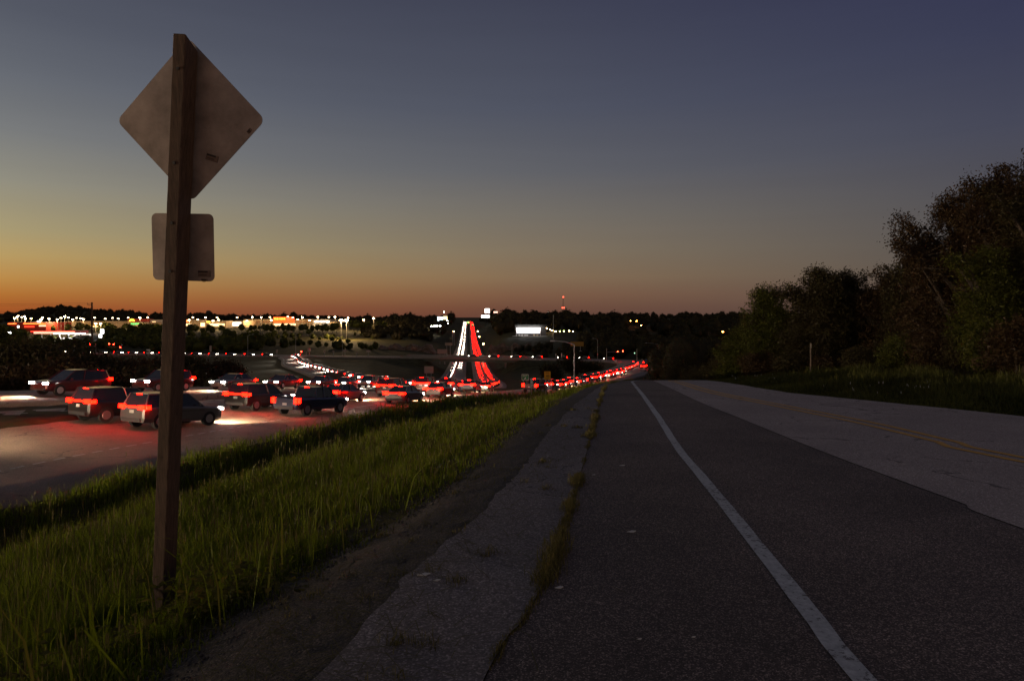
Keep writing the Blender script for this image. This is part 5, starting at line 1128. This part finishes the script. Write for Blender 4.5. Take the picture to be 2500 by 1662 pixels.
pole_sign(20, 25, 809, 817.5, 480, emis("dazzling_panel", (1, .98, 1), 30, True), "dazzling upright white sign at the far left"); pole_sign(42, 45.5, 795, 800, 560, e_white, "small white sign above the dazzling one")
pole_sign(245, 252, 804, 814, 520, emis("bright_panel", (1, .97, .92), 9, True), "upper bright white upright sign left of the wooden post"); pole_sign(241.5, 247, 816, 824, 505, emis("bright_panel", (1, .97, .92), 9, True), "lower bright white upright sign left of the wooden post")
pole_sign(91, 97, 783, 790, 700, emis("blueish_panel", (.8, .8, 1), 9, False), "bluish-white sign on the red restaurant")
pole_sign(1068, 1081, 773.5, 783.5, 1150, emis("panel_pale_blue", (.75, .95, 1), 3, False), "pale blue-white sign on the hill left of the highway")
pole_sign(1082, 1092, 772, 780, 1150, emis("panel_yellowish", (1, .85, .4), 2.2, False), "yellowish sign beside the pale blue one on the hill")
pole_sign(1184, 1195, 753.5, 764, 1050, emis("panel_hot_white", (1, .96, .86), 8, False), "tall square white sign against the sky right of the highway", split=(1188, 1193, 757, 758.6))
pole_sign(1205, 1215, 760, 764, 1050, emis("panel_pinkish", (1, .55, .4), 2.2, False), "small pinkish sign right of the tall white one")
pole_sign(1175, 1195, 769.5, 775.5, 1000, emis("panel_white_bar", (1, .95, .95), 5, False), "wide white bar sign below the tall white sign")
pole_sign(1141, 1145.5, 785, 789, 1300, emis("panel_green", (.55, 1, .25), 2, False), "small green lit sign at the top of the straight highway"); pole_sign(1151, 1157, 791.5, 794, 1100, emis("panel_green_dim", (.45, .8, .25), .8, False), "dim green sign right of the red tail lamps")
# storage building; the floodlight on its front is put in as emission
def storage():
    Yd = 600; u0, u1 = 1259, 1321; x = (1290 - 1250) / F * Yd; g = -(820 - 775) / F * Yd; root = empty("storage_building", (x, Yd, g)); tag(root, "wide building with a dazzling white floodlit front on the grassy slope", "building"); o = root.location
    block(root, "wall", 1258, 1334, 797, 822, Yd, 14, mat("storage_grey", (.10, .09, .08), .8), 1.2, o); block(root, "roof", 1257, 1336, 792.5, 797.2, Yd, 16, mat("storage_roof", (.06, .06, .05), .8), .6, o)
    block(root, "self_lit_front", 1262, 1318, 803.5, 813.5, Yd, .4, e_flood, .6, o); block(root, "dark_band", 1262, 1318, 813.7, 815, Yd, .5, m_darksteel, .6, o)
    for u in (1261, 1319.5): block(root, "column", u - .6, u + .6, 801.5, 820, Yd, .5, w_white, .4, o)
    for i in range(10): block(root, "flood_lamp", 1264 + i * 5.9 - .8, 1264 + i * 5.9 + .8, 801.3, 802.6, Yd, .5, emis("flood_lamp", (.95, .95, 1), 90, True), -.8, o)
    for i, u in enumerate((1268, 1275, 1282, 1287, 1304, 1312)): block(root, "door", u - 2.2, u + 2.2, 816, 820, Yd, .3, w_white if i < 4 else w_tan, .7, o)
    block(root, "apron", 1250, 1336, 820, 821, Yd, 8, m_concrete, -6, o)
storage()
# lamps on poles over the car parks
def lamp_post(u, v, Yd, s=1.0, m=None, label="", group="tall lamp posts over the shop car parks", cat="lamp post", minh=9):
    x = (u - 1250) / F * Yd; z = -(v - 775) / F * Yd; g = min(hz(x, Yd), z - minh); root = empty("lamp_post", (x, Yd, g)); tag(root, label, cat, group)
    b = MB(); b.tube((0, 0, -.3), (0, 0, z - g), .22, .14, 6); b.build("pole", [mat("pole_pale", (.2, .18, .15), .6)], root)
    for sx in (-1, 1):
        b = MB(); b.box((sx * .55 * s, -.1, z - g), (.75 * s, .55 * s, .62 * s)); b.build("lamp", [m or m_lampw], root)
    if int(u) % 2 == 0 or m:
        l = bpy.data.lights.new("lamp_light", 'POINT'); l.energy = 26000 if not m else 60000; l.color = (1, .66, .32); l.shadow_soft_size = .6
        o = bpy.data.objects.new("lamp_light", l); col.objects.link(o); o.parent = root; o.location = (0, -1.2, z - g)
LP_ = [(36, 777, 720), (42, 773, 820), (45, 771, 900), (53, 774, 820), (62, 778, 730), (60, 772.5, 900), (76, 777, 830), (100, 780, 700), (104, 776, 830), (120, 778, 720), (149, 776, 650), (140, 780, 700), (158, 772, 640), (167, 775, 800), (178, 780, 760), (187, 776, 820), (197, 777, 800), (204, 779, 790),
       (231, 775.5, 800), (234, 790, 640), (246, 790, 640), (257, 778, 810), (275, 776, 790), (289, 778, 810), (313, 775.5, 830), (342, 776, 790), (361, 775, 790),
       (462, 781, 760), (471, 774.5, 830), (483, 780, 790), (502, 775, 840), (520, 783, 760), (530, 775, 840), (534, 781, 770), (579, 775, 850), (603, 783, 790), (616, 774, 850), (638, 774, 860), (659, 774, 860), (662, 781, 800), (703, 773, 860), (715, 775, 870), (727, 780, 850), (738, 774, 850), (756, 782, 850), (776, 773.5, 840), (803, 774, 840), (818, 773.5, 830), (850, 776, 800), (888, 781, 760), (912, 777, 780)]
for i, (u, v, Yd) in enumerate(LP_):
    side = "left of the wooden post" if u < 400 else "right of the wooden post"
    cnt = sum(1 for q in LP_ if (q[0] < 400) == (u < 400) and q[0] <= u)
    words = ordw + ["twenty-first", "twenty-second", "twenty-third", "twenty-fourth", "twenty-fifth", "twenty-sixth", "twenty-seventh", "twenty-eighth"]
    lamp_post(u, v, Yd, 1.0, None, f"lit lamp post {side}, {words[cnt - 1]} from the left in its row")
m_twin = emis("twin_lamp", (1, .74, .42), 60, False)
lamp_post(833, 782, 620, 1.7, m_twin, "left one of the two brightest lamps, right of the shops", "pair of dazzling lamps"); lamp_post(846, 782, 620, 1.7, m_twin, "right one of the two brightest lamps, right of the shops", "pair of dazzling lamps")
# scattered lights in the woods on the right and on the hills
names = {0: ("small white light", emis("small_white", (1, .95, .8), 90, False)), 1: ("small yellow-green light", emis("small_yellowgreen", (.85, 1, .25), 40, False)), 2: ("orange sodium light", emis("small_orange", (1, .25, .03), 160, True)), 3: ("small warm light", emis("small_warm", (1, .6, .25), 50, False))}
lamps_sorted = sorted(SC)
for k in range(4):
    row = [q for q in lamps_sorted if q[2] == k]
    for i, (u, v, kk, Yd) in enumerate(row):
        x = (u - 1250) / F * Yd; z = -(v - 775) / F * Yd; g = min(hz(x, Yd), z - 4); root = empty("yard_light", (x, Yd - 14, g)); tag(root, f"{names[k][0]} on the wooded hills, {ordw[i] if i < 20 else 'last'} of its colour from the left", "yard light", "scattered lights on the wooded hills")
        b = MB(); b.tube((0, 0, 0), (0, 0, z - g), .12, .08, 5); b.build("pole", [m_darksteel], root); b = MB(); b.tube((0, -.2, z - g - .3), (0, -.2, z - g + .5), .55, .35, 8); b.build("lamp", [names[k][1]], root)
def church():
    Yd = 1250; x, g = ground_at(1332.5, Yd); root = empty("church", (x, Yd - 80, g)); tag(root, "tiny floodlit church steeple on the ridge", "church"); z = -(770 - 775) / F * Yd - g; b = MB(); b.box((0, 0, z / 2), (6, 6, z)); b.build("wall", [w_white], root)
    b = MB(); b.tube((0, 0, z), (0, 0, z + 6), 1.6, .15, 6); b.build("spire", [emis("spire_painted_floodlight", (1, .9, .7), 1.3, False)], root)  # floodlight on the spire is put in as its own glow
church()
r_, o_ = store("ridge_hall", "long pale low roofed hall on the right ridge", 1376, 1432, 772.5, 776, 1150, mat("hall_pale", (.6, .6, .58), .6), [("lit_strip", 1378, 1384, 773.5, 774.6, e_warm, 0)], depth=30)
# young trees in front of the shops
yt = []
for k, (u, v, h) in enumerate([(u_, v_, h_) for u_, v_, h_ in ((128, 795, 9), (166, 790, 9), (194, 786, 12), (214, 792, 8), (268, 790, 14), (277, 793, 10), (352, 793, 8), (366, 794, 9), (374, 792, 11), (384, 790, 12), (466, 790, 12), (478, 793, 9), (510, 792, 9), (518, 795, 8), (540, 792, 9), (590, 791, 9), (612, 794, 7), (622, 793, 7), (634, 795, 6), (645, 791, 9), (652, 792, 8), (664, 791, 10), (680, 794, 7), (692, 790, 10), (705, 791, 9), (715, 794, 8), (737, 790, 10), (747, 792, 8), (762, 794, 8), (776, 791, 9), (788, 792, 9), (797, 791, 10), (812, 789, 10), (822, 787, 10), (862, 782, 11), (872, 783, 10), (886, 786, 9), (900, 786, 10), (925, 783, 9), (938, 786, 9))]):
    Yd = 700 + (k % 5) * 14; x = (u - 1250) / F * Yd; zt = -(v - 775) / F * Yd; V, Fc, T = TPL_F[k % 4]
    if k < 4:
        me = np_mesh("crown", V, Fc, False, T); me.materials.append(m_leaf_green); tm = MB(); tm.tube((0, 0, -2.2), (0, 0, 0), .08, .05, 5); tme = tm.build("trunk", [m_bark]); yt.append((me, tme.data)); bpy.data.objects.remove(tme)
    g = zt - h * 1.0; root = empty("young_tree", (x, Yd, g)); tag(root, f"small round tree before the shops, {(ordw + ['later'] * 30)[k] if k < 20 else ordw[39 - k] + ' from the right'}" + (" from the left" if k < 20 else ""), "tree", "small trees in front of the shops")
    for nm_, me, zz in (("crown", yt[k % 4][0], h * .62), ("trunk", yt[k % 4][1], h * .35)):
        o = bpy.data.objects.new(nm_, me); col.objects.link(o); o.parent = root; o.location = (0, 0, zz); w_ = h * .42 if nm_ == "crown" else 4; o.scale = (w_ if nm_ == "crown" else 4, w_ if nm_ == "crown" else 4, h * .42 if nm_ == "crown" else h * .3)

# rock cut beside the far highway
def rock_cut(name, u0, u1, vt, vb, Yd, slope):
    n, k = 70, 12; rg = np.random.default_rng(4); rows = []
    for i in range(n):
        u = u0 + (u1 - u0) * i / (n - 1); x = (u - 1250) / F * Yd; top = -(vt - 775) / F * Yd + 1.2 * math.sin(i * .35) + rg.normal(0, .3); bot = -(vb - 775) / F * Yd - 3; r_ = []
        env = min(1, i / 8, (n - 1 - i) / 8)
        for j in range(k):
            t = j / (k - 1); r_.append((x, Yd + slope * t + rg.normal(0, .55) + (1.2 if (j % 4) else 0), bot + (top - bot) * t * (.15 + .85 * env)))
        r_.append((x, Yd + slope + 14, bot + (top - bot) * (.15 + .85 * env) - .5)); rows.append(r_)
    sheet(name, rows, mat("cut_rock", (.16, .11, .08), .95, noise=(.35, .45, 1.5)))
rock_cut("rock_cut", 1183, 1312, 842, 868, 470, 5)
rock_cut("rock_cut", 905, 1066, 845, 866, 500, 6)
